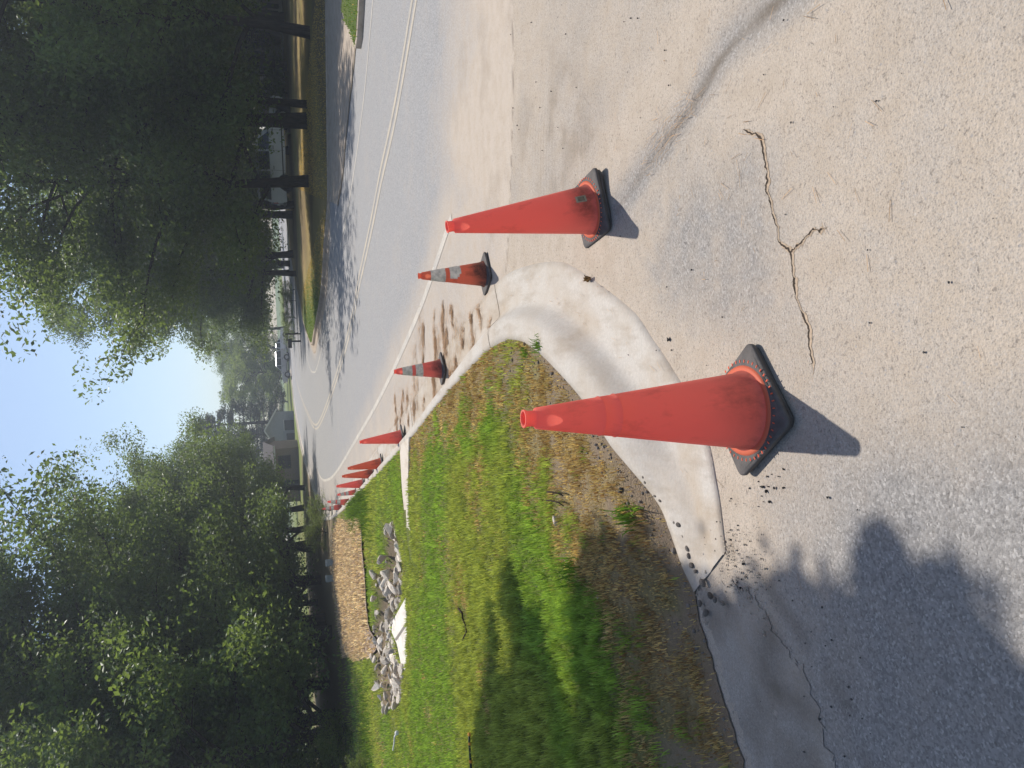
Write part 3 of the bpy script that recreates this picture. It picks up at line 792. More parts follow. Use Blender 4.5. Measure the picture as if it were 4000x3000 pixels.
# ------------------------------------------------------------------ traffic cones
def rsq(w, z, n=8, k=.12):
    """rounded square loop"""
    h = w / 2; r = k * w; P = []
    for q, (cx, cy) in enumerate(((1, 1), (-1, 1), (-1, -1), (1, -1))):
        for t in np.linspace(0, math.pi / 2, n):
            a = q * math.pi / 2 + t
            P.append(Vector((cx * (h - r) + r * math.cos(a), cy * (h - r) + r * math.sin(a), z)))
    return P
def circ(r, z, n=8):
    P = []
    for q in range(4):
        for t in np.linspace(0, math.pi / 2, n):
            a = q * math.pi / 2 + t * .97 + .015
            P.append(Vector((r * math.cos(a), r * math.sin(a), z)))
    return P
_cone_cache = {}
def cone(base_px, top_px, front_px, label, big=True, mat='cone', collars=(), grime=0.0, z0=.006, sticker=False, W=None, rb=None, ridges=False):
    P = G(base_px[0], base_px[1], z0)
    r = (1500 - top_px[1]) / FOC; u = (2000 - top_px[0]) / FOC
    d = _F + r * _R + u * _U
    t = P[1] / d[1]
    Tp = np.array([0, 0, CAM_H]) + d * t
    ax = Vector(Tp - P); H = ax.length
    f = G(front_px[0], front_px[1], z0) if front_px else P + np.array([0, -1, 0])
    yaw = math.atan2(f[1] - P[1], f[0] - P[0]) - math.pi / 4
    W = W or (.385 if big else .28); rb = rb or (.150 if big else .102)
    rt = .030 if big else .024
    q = Vector((0, 0, 1)).rotation_difference(ax.normalized()) @ Matrix.Rotation(yaw, 4, 'Z').to_quaternion()
    root = empty('traffic_cone', P, q.to_euler(), label, 'traffic cone', 'traffic cones along the new kerb')
    th = .044 if big else .026
    # base: two stacked rubber plates with a groove between them
    bm = bmesh.new()
    if big:
        loops = [rsq(W * .955, 0, k=.1), rsq(W * .965, .013, k=.1), rsq(W * .93, .015, k=.1), rsq(W * .93, .019, k=.1), rsq(W, .021, k=.09), rsq(W, .034, k=.09), rsq(W * .98, .038, k=.09), rsq(W * .93, .040, k=.1), circ(rb * 1.2, .046), circ(rb * .9, .048)]
    else:
        loops = [rsq(W * .98, 0, k=.12), rsq(W, .004, k=.12), rsq(W, .016, k=.12), rsq(W * .98, .019, k=.12), rsq(W * .9, .020, k=.14), circ(rb * 1.12, .024), circ(rb * .9, .027)]
    bm_loft(bm, loops, True, True)
    bm_obj('base', bm, M['rubber'], root, True)
    if big:                                   # moulded strap mark in one corner
        bm = bmesh.new(); bm_box(bm, (W * .33, W * .27, .0415), (.004, .05, .004), R(20)); bm_obj('corner_mark', bm, M['black'], root)
    # body shell
    zb = th - .004
    neck = H * .955
    rz = lambda z: rb + (rt * 1.25 - rb) * ((z - zb) / (neck - zb))
    prof = [(rb * 1.09, zb), (rb * 1.035, zb + .012), (rz(zb + .03), zb + .03)]
    for zz in np.linspace(zb + .06, neck - .004, 14):
        prof.append((rz(zz), zz))
        if ridges and abs(zz / H - .66) < .035: prof.append((rz(zz) + .002, zz + .003)); prof.append((rz(zz + .006) - .0005, zz + .006))
    prof += [(rt * 1.05, neck), (rt * .93, neck + .006), (rt * .95, neck + (H - neck) * .7), (rt * 1.08, H - .004), (rt * 1.08, H), (rt * .86, H), (rt * .84, H - .012), (rt * .8, neck)]
    V, F = lathe(prof, 56)
    az = np.arctan2(V[:, 1], V[:, 0])
    g = grime * (1 - smooth(.05, .28, V[:, 2] / H + .12 * (vnoise(az * 2, V[:, 2] * 9, 1, 4) - .5)))
    if sticker:
        g = np.maximum(g, .8 * np.exp(-((V[:, 2] / H - .12) / .07) ** 2) * np.clip(np.cos(az + yaw + 1.0), 0, 1))
    body = link('body', mesh_np('body', V, F, M[mat], True, dict(grime=g)), root)
    # orange flange ring and its dotted rim
    if big:
        V, F = lathe([(rb * 1.0, .0520), (rb * 1.10, .0530), (rb * 1.15, .0500), (rb * 1.17, .044)], 56)
        link('flange', mesh_np('flange', V, F, M['ring'], True, dict(grime=np.zeros(len(V)))), root)
        if 'peg' not in _cone_cache:
            bm = bmesh.new(); bm_box(bm, (0, 0, 0), (.011, .0040, .003), 0)
            o0 = bm_obj('rivet', bm, M['ring']); _cone_cache['peg'] = o0.data; bpy.data.objects.remove(o0)
        for a in np.linspace(0, 2 * math.pi, 44, endpoint=False):
            link('rivet', _cone_cache['peg'], root, (rb * 1.27 * math.cos(a), rb * 1.27 * math.sin(a), .0452), (0, 0, a))
    for (f0, f1, rag) in collars:
        n = 56; m = 7
        zz = np.linspace(f0 * H, f1 * H, m)
        V, F = lathe([(rz(z) + .0022, z) for z in zz], n)
        if rag:
            a = np.arctan2(V[F].mean(1)[:, 1], V[F].mean(1)[:, 0]); zc = (V[F].mean(1)[:, 2] / H - f0) / (f1 - f0)
            a2 = (a + yaw + math.pi) % (2 * math.pi)
            cut = .55 + .9 * np.abs(((a2 - 2.35) / .95)) ** 1.3
            k = (zc > 1 - np.clip(1.35 - np.abs(a2 - 2.25) * .55, 0, 1)) & (a2 > .9) & (a2 < 3.05)
            F = F[k]
        link('collar', mesh_np('collar', V, F, M['collar'], True), root)
    if sticker:
        a0 = -yaw - math.pi / 2 + .33
        for nm, w0, zc, hh, mm, ex in (('sticker', .155, .13, .030, 'sticker2', .0015), ('sticker_panel', .10, .13, .019, 'sticker', .0025)):
            V = []
            for zz in (zc - hh, zc + hh):
                for a in np.linspace(a0 - w0, a0 + w0, 6):
                    V.append(((rz(zz) + ex) * math.cos(a), (rz(zz) + ex) * math.sin(a), zz))
            i = np.arange(5)
            link(nm, mesh_np(nm, V, np.stack([i, i + 1, i + 7, i + 6], 1), M[mm]), root)
    return root
C2 = ((.64, .84, False), (.42, .57, False))
cone((2942, 1602), (2043, 1636), (3095, 1645), 'large plain orange cone nearest the camera, in front of the curved kerb', ridges=True, grime=.25)
cone((2325, 816), (1745, 886), (2395, 905), 'large leaning orange cone with a dirty square sticker low on its side', W=.36, rb=.136, sticker=True)
cone((1898, 1070), (1634, 1078), (1922, 1082), 'faded orange cone with a torn lower grey collar, beside the kerb corner', False, 'cone2', ((.62, .83, False), (.40, .56, True)), .9, W=.285, rb=.106)
cone((1727, 1440), (1540, 1452), (1742, 1450), 'two striped cone standing among brown pine straw at the gutter', False, 'cone', C2, .75, z0=.03)
cone((1572, 1706), (1405, 1727), (1593, 1722), 'plain orange cone on the gutter where the narrow concrete strip meets the kerb', False, z0=.05)
cone((1492, 1810), (1358, 1830), (1505, 1828), 'faded plain orange cone on the white gutter, nearer one of the overlapping pair', False, 'cone2', z0=.03)
cone((1459, 1850), (1336, 1861), (1470, 1862), 'faded plain orange cone with a dark tip, farther one of the overlapping pair', False, 'cone2', z0=.012, grime=.5)
cone((1420, 1889), (1314, 1900), (1428, 1894), 'plain red orange cone half hidden by kerb grass, left of the overlapping pair', False, z0=.04)
cone((1392, 1922), (1318, 1933), (1399, 1926), 'small striped cone behind the kerb grass, shortest cone of the row', False, 'cone', C2, .3, W=.20, rb=.072)
cone((1365, 1962), (1279, 1960), (1371, 1962), 'striped cone with a shaded lower half at the edge of the tree shadow', False, 'cone', C2, .5)
cone((1335, 1980), (1260, 1988), (1341, 1985), 'striped cone standing fully in the tree shadow, farthest of the row', False, 'cone', C2, .5)

# ------------------------------------------------------------------ rocks, stones, crumbs
def rock_mesh(name, seed, mat, flat=.6, rough=.28, sub=2, angular=True):
    r2 = np.random.default_rng(seed)
    bm = bmesh.new(); bmesh.ops.create_icosphere(bm, subdivisions=sub, radius=1)
    V = np.array([v.co for v in bm.verts])
    if angular:                                # chop with planes so the stone has facets
        for k in range(9):
            n = r2.normal(size=3); n /= np.linalg.norm(n); d = r2.uniform(.28, .68)
            q = V @ n - d
            V -= np.where(q > 0, q, 0)[:, None] * n
    V *= np.array([1, r2.uniform(.55, .85), flat * r2.uniform(.8, 1.2)])
    V += r2.normal(size=V.shape) * .02 * rough
    for v, c in zip(bm.verts, V): v.co = c
    me = bpy.data.meshes.new(name); bm.to_mesh(me); bm.free(); me.materials.append(mat)
    if not angular: me.polygons.foreach_set('use_smooth', np.ones(len(me.polygons), bool))
    return me
RM = [rock_mesh('riprap_rock', s, M['rock'], .6) for s in range(9)]
RP = DITCH
cand = np.stack([rng.uniform(RP[:, 0].min(), RP[:, 0].max(), 6000), rng.uniform(RP[:, 1].min(), RP[:, 1].max(), 6000)], 1)
cand = cand[in_poly(cand, RP)]
kept = []
for c in cand:
    s = rng.uniform(.085, .19)
    if all(math.hypot(c[0] - k[0], c[1] - k[1]) > .72 * (s + k[2]) for k in kept): kept.append((c[0], c[1], s))
    if len(kept) >= 135: break
for c in cand[::-1]:
    s = rng.uniform(.05, .09)
    if all(math.hypot(c[0] - k[0], c[1] - k[1]) > .7 * (s + k[2]) for k in kept): kept.append((c[0], c[1], s))
    if len(kept) >= 250: break
for k, (x, y, s) in enumerate(kept):
    big = s > .20
    o = link('riprap_rock', RM[k % 9])
    tag(o, 'grey tan angular stone in the rock lined ditch beyond the front lawn', 'rock', 'stones lining the ditch')
    o.location = (x, y, lz(x, y) + s * rng.uniform(.35, .85))
    o.rotation_euler = (rng.uniform(-.6, .6), rng.uniform(-.6, .6), rng.uniform(0, 6.28)); o.scale = (s, s * rng.uniform(.7, 1), s * rng.uniform(.7, 1.1))
PM = [rock_mesh('stone', 30 + s, M['pebble'], .7, .3, 2, False) for s in range(3)]
z8 = lambda a, b: (1900 + .9493 * a, 1800 + .9493 * b)
for a, b, s in [(713, 272, .017), (697, 262, .012), (742, 372, .013), (747, 402, .012), (757, 442, .013), (802, 515, .017), (832, 568, .014), (772, 467, .009), (850, 585, .012), (642, 150, .009), (656, 170, .010), (612, 70, .008), (617, 92, .008), (725, 320, .009), (815, 640, .016), (790, 600, .013), (880, 600, .012), (560, 120, .014)]:
    p = G(*z8(a, b), .13); o = link('stone', PM[random.randrange(3)]); tag(o, 'rounded grey stone pressed into the soil along the back of the kerb', 'stone', 'stones along the kerb edge')
    o.location = (p[0], p[1], max(lz(p[0], p[1]), .02) + s * .35); o.scale = (s * 1.25, s * 1.25, s * 1.25); o.rotation_euler = (0, 0, random.random() * 6)
CM = [rock_mesh('asphalt_crumb', 50 + s, M['clod'], .8, .3, 1) for s in range(4)]
z7 = lambda a, b: (1900 + .633 * a, 1250 + .633 * b)
for a, b, s in [(1690, 995, .006), (1715, 1030, .014), (1742, 1055, .010), (1750, 1025, .007), (1792, 1035, .009), (1710, 1085, .007), (1762, 1120, .009), (1845, 920, .007), (1847, 1035, .007), (2122, 1092, .009), (1815, 965, .006), (1770, 950, .006), (1600, 1505, .010), (1640, 1362, .008), (1690, 1150, .007), (1720, 1120, .006), (1560, 1620, .010), (1590, 1600, .009), (1580, 1650, .008), (1548, 1135, .006)]:
    p = G(*z7(a, b)); o = link('asphalt_crumb', CM[random.randrange(4)]); tag(o, 'small dark asphalt crumb lying on the dusty driveway beside the nearest cone', 'crumb', 'asphalt crumbs by the nearest cone')
    o.location = (p[0], p[1], .006 + s * .5); o.scale = (s, s, s); o.rotation_euler = (random.random() * 3, random.random() * 3, random.random() * 6)
p = G(*z7(1137, 120)); o = link('dark_stone', rock_mesh('dark_stone', 77, M['clod'], .8, .3, 2)); tag(o, 'dark fist sized stone on the asphalt beside the outer edge of the kerb gutter', 'stone')
o.location = (p[0], p[1], .014); o.scale = (.020, .020, .020)
for a, b, s in [(910, 960, .007), (915, 985, .006), (1045, 1150, .006), (1175, 1415, .007), (192, 102, .010), (232, 87, .008), (877, 215, .005), (957, 190, .005), (1425, 1245, .006), (1512, 1355, .007), (308, 130, .005)]:
    p = G(*z7(a, b), .10 if a < 400 or 880 < a < 1200 else .02); o = link('kerb_crumb', CM[random.randrange(4)]); tag(o, 'tiny dark crumb lying on the pale concrete of the curved kerb', 'crumb', 'crumbs on the pale kerb')
    zz = .135 if a in (910, 915, 1045, 1175, 192, 232) else .02
    o.location = (p[0], p[1], zz + s * .4); o.scale = (s, s, s)
# gravel nobody could count
def scatter_stones(name, XY, Z, S, mat, seed):
    bm = bmesh.new(); bmesh.ops.create_icosphere(bm, subdivisions=1, radius=1)
    V0 = np.array([v.co for v in bm.verts]); F0 = np.array([[v.index for v in f.verts] for f in bm.faces]); bm.free()
    r2 = np.random.default_rng(seed); n = len(XY)
    V = V0[None] * (1 + .35 * (r2.random((n, len(V0), 1)) - .5)) * S[:, None, None] * r2.uniform(.6, 1.1, (n, 1, 3))
    V[:, :, :2] += XY[:, None]; V[:, :, 2] += Z[:, None]
    F = F0[None] + (np.arange(n) * len(V0))[:, None, None]
    return mesh_np(name, V.reshape(-1, 3), F.reshape(-1, 3), mat, True)
XY = np.stack([rng.uniform(-1.7, .9, 9000), rng.uniform(2.5, 5.4, 9000)], 1)
dk, _ = dist_poly(XY, np.vstack([KB2[(KB2[:, 1] < 5.6)], [(-1.63, 2.70), (-2.2, 2.4)]]))
LP = LAWN
inl = in_poly(XY, LP)
XY = XY[inl & (rng.random(len(XY)) < (.55 * np.exp(-(dk / .13) ** 1.3) + .03))][:2200]
S = rng.uniform(.0025, .007, len(XY)) * rng.choice([1, 1, 1, 2], len(XY))
tag(link('gravel', scatter_stones('gravel', XY, lawn_z(XY[:, 0], XY[:, 1]) + S * .3, S, M['pebble'], 4)), 'small grey gravel in the bare soil along the back of the kerb', 'gravel', kind='stuff')
XY = np.stack([rng.uniform(-1.8, 3.2, 2600), rng.uniform(1.2, 5.6, 2600)], 1)
de, _ = dist_poly(XY, EDGE)
ok = (~in_poly(XY, LP)) & (dist_poly(XY, KB2)[0] > .5) & (rng.random(len(XY)) < .10 + .8 * np.exp(-de / .12))
XY = XY[ok]; S = rng.uniform(.0018, .0055, len(XY))
tag(link('grit', scatter_stones('grit', XY, .008 + S * .4, S, M['clod'], 6)), 'dark grit scattered over the dusty driveway', 'grit', kind='stuff')

KE = GL([(2850, 2120), (2820, 2190), (2716, 2300), (2860, 2240), (2950, 2230), (2930, 2330)], .02)
XY = KE[rng.integers(0, len(KE), 900)] + rng.normal(0, 1, (900, 2)) * np.array([.075, .055])
XY = XY[~in_poly(XY, LP)]; XY = XY[:420]; S = rng.uniform(.0012, .0035, len(XY)) * rng.choice([1, 1, 1, 2], len(XY))
tag(link('rubble', scatter_stones('rubble', XY, .010 + S * .3, S, M['rubble'], 16)), 'loose sandy rubble where the near end of the kerb breaks off', 'rubble', kind='stuff')

# ------------------------------------------------------------------ grass
def blades(name, XY, Z, H, W, tint, mat, lean=.5, seed=0):
    r2 = np.random.default_rng(seed); n = len(XY)
    a = r2.uniform(0, 2 * math.pi, n); b = r2.uniform(0, 2 * math.pi, n)
    l = np.abs(r2.normal(0, lean, n)).clip(0, 1.5)
    wx, wy = np.cos(a) * W / 2, np.sin(a) * W / 2
    lx, ly = np.cos(b), np.sin(b)
    m = H * .55; top = H
    V = np.zeros((n, 5, 3))
    V[:, 0] = np.stack([XY[:, 0] - wx, XY[:, 1] - wy, Z - .006], 1)
    V[:, 1] = np.stack([XY[:, 0] + wx, XY[:, 1] + wy, Z - .006], 1)
    mx = XY[:, 0] + lx * m * np.sin(l * .45); my = XY[:, 1] + ly * m * np.sin(l * .45); mz = Z + m * np.cos(l * .45)
    V[:, 2] = np.stack([mx + wx * .8, my + wy * .8, mz], 1); V[:, 3] = np.stack([mx - wx * .8, my - wy * .8, mz], 1)
    V[:, 4] = np.stack([mx + lx * (top - m) * np.sin(l), my + ly * (top - m) * np.sin(l), mz + (top - m) * np.cos(l)], 1)
    base = np.arange(n) * 5
    F = np.vstack([np.stack([base, base + 1, base + 2], 1), np.stack([base, base + 2, base + 3], 1), np.stack([base + 3, base + 2, base + 4], 1)])
    T = np.repeat(tint, 5, axis=0)
    return mesh_np(name, V.reshape(-1, 3), F, mat, False, dict(tint=T))
def grass_patch(n, x0, x1, y0, y1, hmin, hmax, w, dens=1.0):
    XY = np.stack([rng.uniform(x0, x1, n), rng.uniform(y0, y1, n)], 1)
    XY = XY[in_poly(XY, LP)]
    # only where the view reaches, plus a margin
    XY = XY[XY[:, 0] > -.62 * XY[:, 1] - 1.3]
    x, y = XY[:, 0], XY[:, 1]
    k = (rng.random(len(XY)) > lawn_dirt(x, y) * .86) & ~in_poly(XY, SP) & ~in_poly(XY, SL) & ~in_poly(XY, MB)
    dk, _ = dist_poly(XY, KB2); k &= dk > .004
    k &= rng.random(len(XY)) < dens * (.15 + 1.15 * vnoise(x, y, .055, 51) * (.5 + vnoise(x, y, .25, 33)))
    XY = XY[k]; x, y = XY[:, 0], XY[:, 1]
    dr = np.clip(lawn_dry(x, y) + .30 * (rng.random(len(x)) - .35), 0, 1)
    v = rng.uniform(.65, 1.35, (len(x), 1))
    lush = smooth(.35, .6, fbm(x, y, 1.4, 40))[:, None]
    tuft = vnoise(x, y, .055, 51); tuft2 = vnoise(x, y, .13, 57)
    g = np.array([.325, .375, .10]) * (1 - lush) + np.array([.235, .355, .075]) * lush
    g = g * v * (.55 + .8 * tuft[:, None]); s = np.array([.50, .39, .21]) * v * (.55 + .8 * tuft2[:, None])
    dr = np.clip(dr + .9 * (tuft2 - .5) * smooth(.1, .5, dr), 0, 1)
    rb = (rng.random((len(x), 1)) < .35)
    s = np.where(rb, np.array([.27, .165, .09]) * v, s)
    T = np.where((dr > rng.uniform(.3, .75, len(x)))[:, None], s, g)
    H = rng.uniform(hmin, hmax, len(x)) * (.45 + 1.1 * tuft) * (1 - .55 * dr)
    return XY, lawn_z(x, y), H, np.full(len(x), w) * rng.uniform(.7, 1.3, len(x)), T
parts = [grass_patch(120000, -3.6, .4, 2.3, 4.6, .03, .075, .0048), grass_patch(110000, -4.8, .4, 4.6, 7.5, .03, .075, .0065), grass_patch(90000, -6.8, .4, 7.5, 11.6, .03, .06, .009),
         grass_patch(60000, -9, -.3, 11.6, 18, .03, .075, .014), grass_patch(26000, -12, -1.2, 18, 28, .04, .10, .02, .8)]
XY, Z, H, W, T = [np.concatenate([p[i] for p in parts]) for i in range(5)]
tag(link('lawn_grass', blades('lawn_grass', XY, Z, H, W, T, M['blade'], .55, 3)), 'short green and straw coloured lawn grass behind the kerb', 'grass', kind='stuff')
# taller clump of grass growing over the kerb by the far cones
cl = np.vstack([rng.normal((-2.45, 16.6), (.26, .8), (1500, 2)), rng.normal((-3.0, 18.6), (.22, .7), (800, 2)), rng.normal((-8.6, 17.6), (1.0, .7), (1500, 2))])
cl = cl[in_poly(cl, LP)]
tag(link('tall_grass', blades('tall_grass', cl, lawn_z(cl[:, 0], cl[:, 1]), rng.uniform(.08, .22, len(cl)), rng.uniform(.012, .022, len(cl)), np.array([.10, .17, .03]) * rng.uniform(.6, 1.5, (len(cl), 1)), M['blade'], .6, 5)), 'taller green grass spilling over the kerb by the far cones', 'grass', kind='stuff')
# rough grass on the right lawn edge
XY = np.stack([rng.uniform(2.5, 12, 60000), rng.uniform(13, 46, 60000)], 1)
XY = XY[(in_poly(XY, YARD) & ~in_poly(XY, AP)) | in_poly(XY, IS)]
XY = XY[rng.random(len(XY)) < .8]; x, y = XY[:, 0], XY[:, 1]
yd = yard_dry(x, y); v = 1.5 * rng.uniform(.7, 1.3, (len(x), 1))
T = np.where((yd > rng.uniform(.1, .8, len(x)))[:, None], np.array([.33, .235, .085]) * v, np.array([.09, .14, .025]) * v)
tag(link('roadside_grass', blades('roadside_grass', XY, np.where(in_poly(XY, IS), .12, yard_z(x, y)), rng.uniform(.015, .04, len(x)), np.full(len(x), .02), T, M['blade'], .6, 8)), 'patchy green and straw grass across the road', 'grass', kind='stuff')
# mulch chips
XY = np.stack([rng.uniform(-10, -2.6, 26000), rng.uniform(15.8, 26.5, 26000)], 1); XY = XY[in_poly(XY, MB)]
x, y = XY[:, 0], XY[:, 1]
T = np.where(rng.random((len(x), 1)) < .22, np.array([.82, .70, .60]), np.array([.57, .445, .355])) * rng.uniform(.55, 1.25, (len(x), 1))
tag(link('mulch', blades('mulch', XY, lawn_z(x, y) + .04 + .05 * fbm(x, y, .6, 4), rng.uniform(.05, .13, len(x)), rng.uniform(.02, .045, len(x)), T, M['straw'], 1.1, 9)), 'pinkish brown straw mulch spread over the bed below the trees', 'mulch', kind='stuff')
# pine straw washed against the gutter
zg = lambda P: [(1450 + .3617 * a, 1200 + .3617 * b) for a, b in P]
def needles(polys, seed, name, label, w=.005, lmin=.04, lmax=.11):
    r2 = np.random.default_rng(seed); VV = []; TT = []
    for L, wid, n in polys:
        L = np.asarray(L); t = r2.random(n) * (len(L) - 1); i = t.astype(int).clip(0, len(L) - 2); f = (t - i)[:, None]
        p = L[i] * (1 - f) + L[i + 1] * f
        dirn = L[i + 1] - L[i]; ang = np.arctan2(dirn[:, 1], dirn[:, 0]) + r2.normal(0, .45, n)
        p = p + r2.normal(0, 1, (n, 2)) * wid * (.3 + 1.0 * vnoise(t * 2, t, .5, seed)[:, None])
        l = r2.uniform(lmin, lmax, n); ww = w * r2.uniform(.6, 1.4, n) / 2
        dx, dy = np.cos(ang) * l / 2, np.sin(ang) * l / 2
        nx, ny = -np.sin(ang) * ww, np.cos(ang) * ww
        zb = .006 + r2.random(n) * .007
        gd, _ = dist_poly(p, KO); gut = (p[:, 0] < np.interp(p[:, 1], KO[::-1][:, 1], KO[::-1][:, 0])) & (p[:, 1] > 3)
        zb = np.where(gut, zb + .014, zb)
        q = np.stack([np.stack([p[:, 0] - dx - nx, p[:, 1] - dy - ny, zb], 1), np.stack([p[:, 0] - dx + nx, p[:, 1] - dy + ny, zb], 1), np.stack([p[:, 0] + dx + nx, p[:, 1] + dy + ny, zb + .004], 1), np.stack([p[:, 0] + dx - nx, p[:, 1] + dy - ny, zb + .004], 1)], 1)
        VV.append(q.reshape(-1, 3)); TT.append(np.repeat(np.array([.40, .265, .165]) * r2.uniform(.45, 1.4, (n, 1)), 4, axis=0))
    V = np.vstack(VV); F = np.arange(len(V)).reshape(-1, 4)
    tag(link(name, mesh_np(name, V, F, M['straw'], False, dict(tint=np.vstack(TT)))), label, 'pine straw', kind='stuff')
PS = []
for L, w, n in [([(560, 240), (560, 540)], .05, 420), ([(700, 60), (690, 300), (700, 520)], .04, 420), ([(770, 0), (775, 300)], .035, 260), ([(812, 330), (812, 520)], .05, 220), ([(865, 0), (875, 140)], .03, 160), ([(1100, 200), (1130, 480), (1120, 570)], .035, 330), ([(930, 560), (940, 740)], .05, 300), ([(885, 700), (890, 830)], .05, 240), ([(470, 560), (480, 1000), (470, 1110)], .07, 520), ([(680, 770), (700, 900), (700, 1050)], .07, 520), ([(260, 980), (260, 1100)], .06, 160), ([(335, 950), (340, 1180)], .08, 420), ([(390, 960), (400, 1150)], .06, 240), ([(280, 1130), (285, 1330)], .09, 420), ([(1000, 260), (1010, 420)], .03, 120), ([(1290, 200), (1310, 330)], .02, 60), ([(1180, 20), (1200, 150)], .03, 60), ([(580, 1020), (600, 1150)], .08, 120), ([(80, 1560), (300, 1520)], .1, 220)]:
    PS.append((catmull(GL(zg(L)), 4), w, n))
PS2 = []
for L, w, n in PS:
    for q in range(6):
        a, b = sorted(rng.uniform(-.35, 1.35, 2))
        if b - a < .25: b = a + .35
        t = np.linspace(0, 1, len(L)); tt = np.linspace(a, b, 8)
        d = L[-1] - L[0]
        Q = np.stack([np.interp(tt, t, L[:, k]) for k in (0, 1)], 1) + np.where(tt < 0, tt, np.where(tt > 1, tt - 1, 0))[:, None] * d; nn = np.array([-d[1], d[0]]) / (np.linalg.norm(d) + 1e-9)
        Q = Q + nn * rng.normal(0, w * .8) + np.cumsum(rng.normal(0, .012, Q.shape), axis=0)
        PS2.append((Q, w * rng.uniform(.15, .7), int(n * rng.uniform(.08, .24))))
    PS2.append((L + rng.normal(0, .08), w * 3.2, int(n * .4)))
PS = PS2
needles(PS, 5, 'pine_straw', 'brown pine straw washed into streaks along the gutter', .0035)
PS = [(catmull(GL([(2000, 1120), (2150, 1180), (2400, 1350)]), 4), .22, 60), (catmull(GL([(2500, 1500), (2750, 1800)]), 4), .25, 40), (catmull(GL([(2600, 200), (2700, 800), (3000, 400), (3300, 1200)]), 4), .5, 90), (catmull(GL([(2700, 405), (2610, 535), (2530, 640)]), 4), .06, 90)]
needles(PS, 7, 'loose_needles', 'loose pine needles scattered over the kerb and driveway', .0016, .02, .07)

# ------------------------------------------------------------------ trees
def at_dist(px, py, Y):
    r = (1500 - py) / FOC; u = (2000 - px) / FOC
    d = _F + r * _R + u * _U
    return np.array([0, 0, CAM_H]) + d * Y / d[1]
def leaf_cloud(C, rad, n, L, seed, up=.35, squash=.7):
    """n leaves spread around clump centres C; returns V,F,var"""
    r2 = np.random.default_rng(seed)
    i = r2.integers(0, len(C), n)
    g3 = r2.normal(0, 1, (n, 3)); gl = np.linalg.norm(g3, axis=1, keepdims=True); g3 *= np.minimum(1, 1.75 / gl)
    p = C[i] + g3 * rad * np.array([1, 1, squash]) * r2.uniform(.5, 1.1, len(C))[i][:, None]
    nr = r2.normal(0, 1, (n, 3)); nr[:, 2] = np.abs(nr[:, 2]) + up
    nr /= np.linalg.norm(nr, axis=1)[:, None]
    t = np.cross(nr, r2.normal(0, 1, (n, 3))); t /= np.linalg.norm(t, axis=1)[:, None] + 1e-9
    b = np.cross(nr, t)
    l = (L * r2.uniform(.6, 1.35, n))[:, None]
    V = np.stack([p - t * l * .5, p + b * l * .28 + t * l * .05, p + t * l * .5 - nr * l * .12, p - b * l * .28 + t * l * .05], 1).reshape(-1, 3)
    F = np.arange(len(V)).reshape(-1, 4)
    cv = r2.random(len(C))[i]
    var = np.clip(.55 * cv + .45 * r2.random(n), 0, 1)
    return V, F, np.repeat(var, 4)
class Tubes:
    def __init__(s): s.V = []; s.F = []; s.n = 0
    def add(s, P, rad, k=6):
        P = np.asarray(P, float); m = len(P)
        d = np.gradient(P, axis=0); d /= np.linalg.norm(d, axis=1)[:, None] + 1e-9
        ref = np.where(np.abs(d[:, 2:3]) < .9, [[0, 0, 1.]], [[1., 0, 0]])
        a = np.cross(d, ref); a /= np.linalg.norm(a, axis=1)[:, None]; b = np.cross(d, a)
        th = np.linspace(0, 2 * math.pi, k, endpoint=False)
        ring = P[:, None] + (a[:, None] * np.cos(th)[None, :, None] + b[:, None] * np.sin(th)[None, :, None]) * np.asarray(rad)[:, None, None]
        i, j = np.meshgrid(np.arange(k), np.arange(m - 1))
        i, j = i.ravel(), j.ravel(); k2 = (i + 1) % k
        s.F.append(np.stack([j * k + i, j * k + k2, (j + 1) * k + k2, (j + 1) * k + i], 1) + s.n)
        s.V.append(ring.reshape(-1, 3)); s.n += m * k
    def mesh(s, name, mat): return mesh_np(name, np.vstack(s.V), np.vstack(s.F), mat, True)
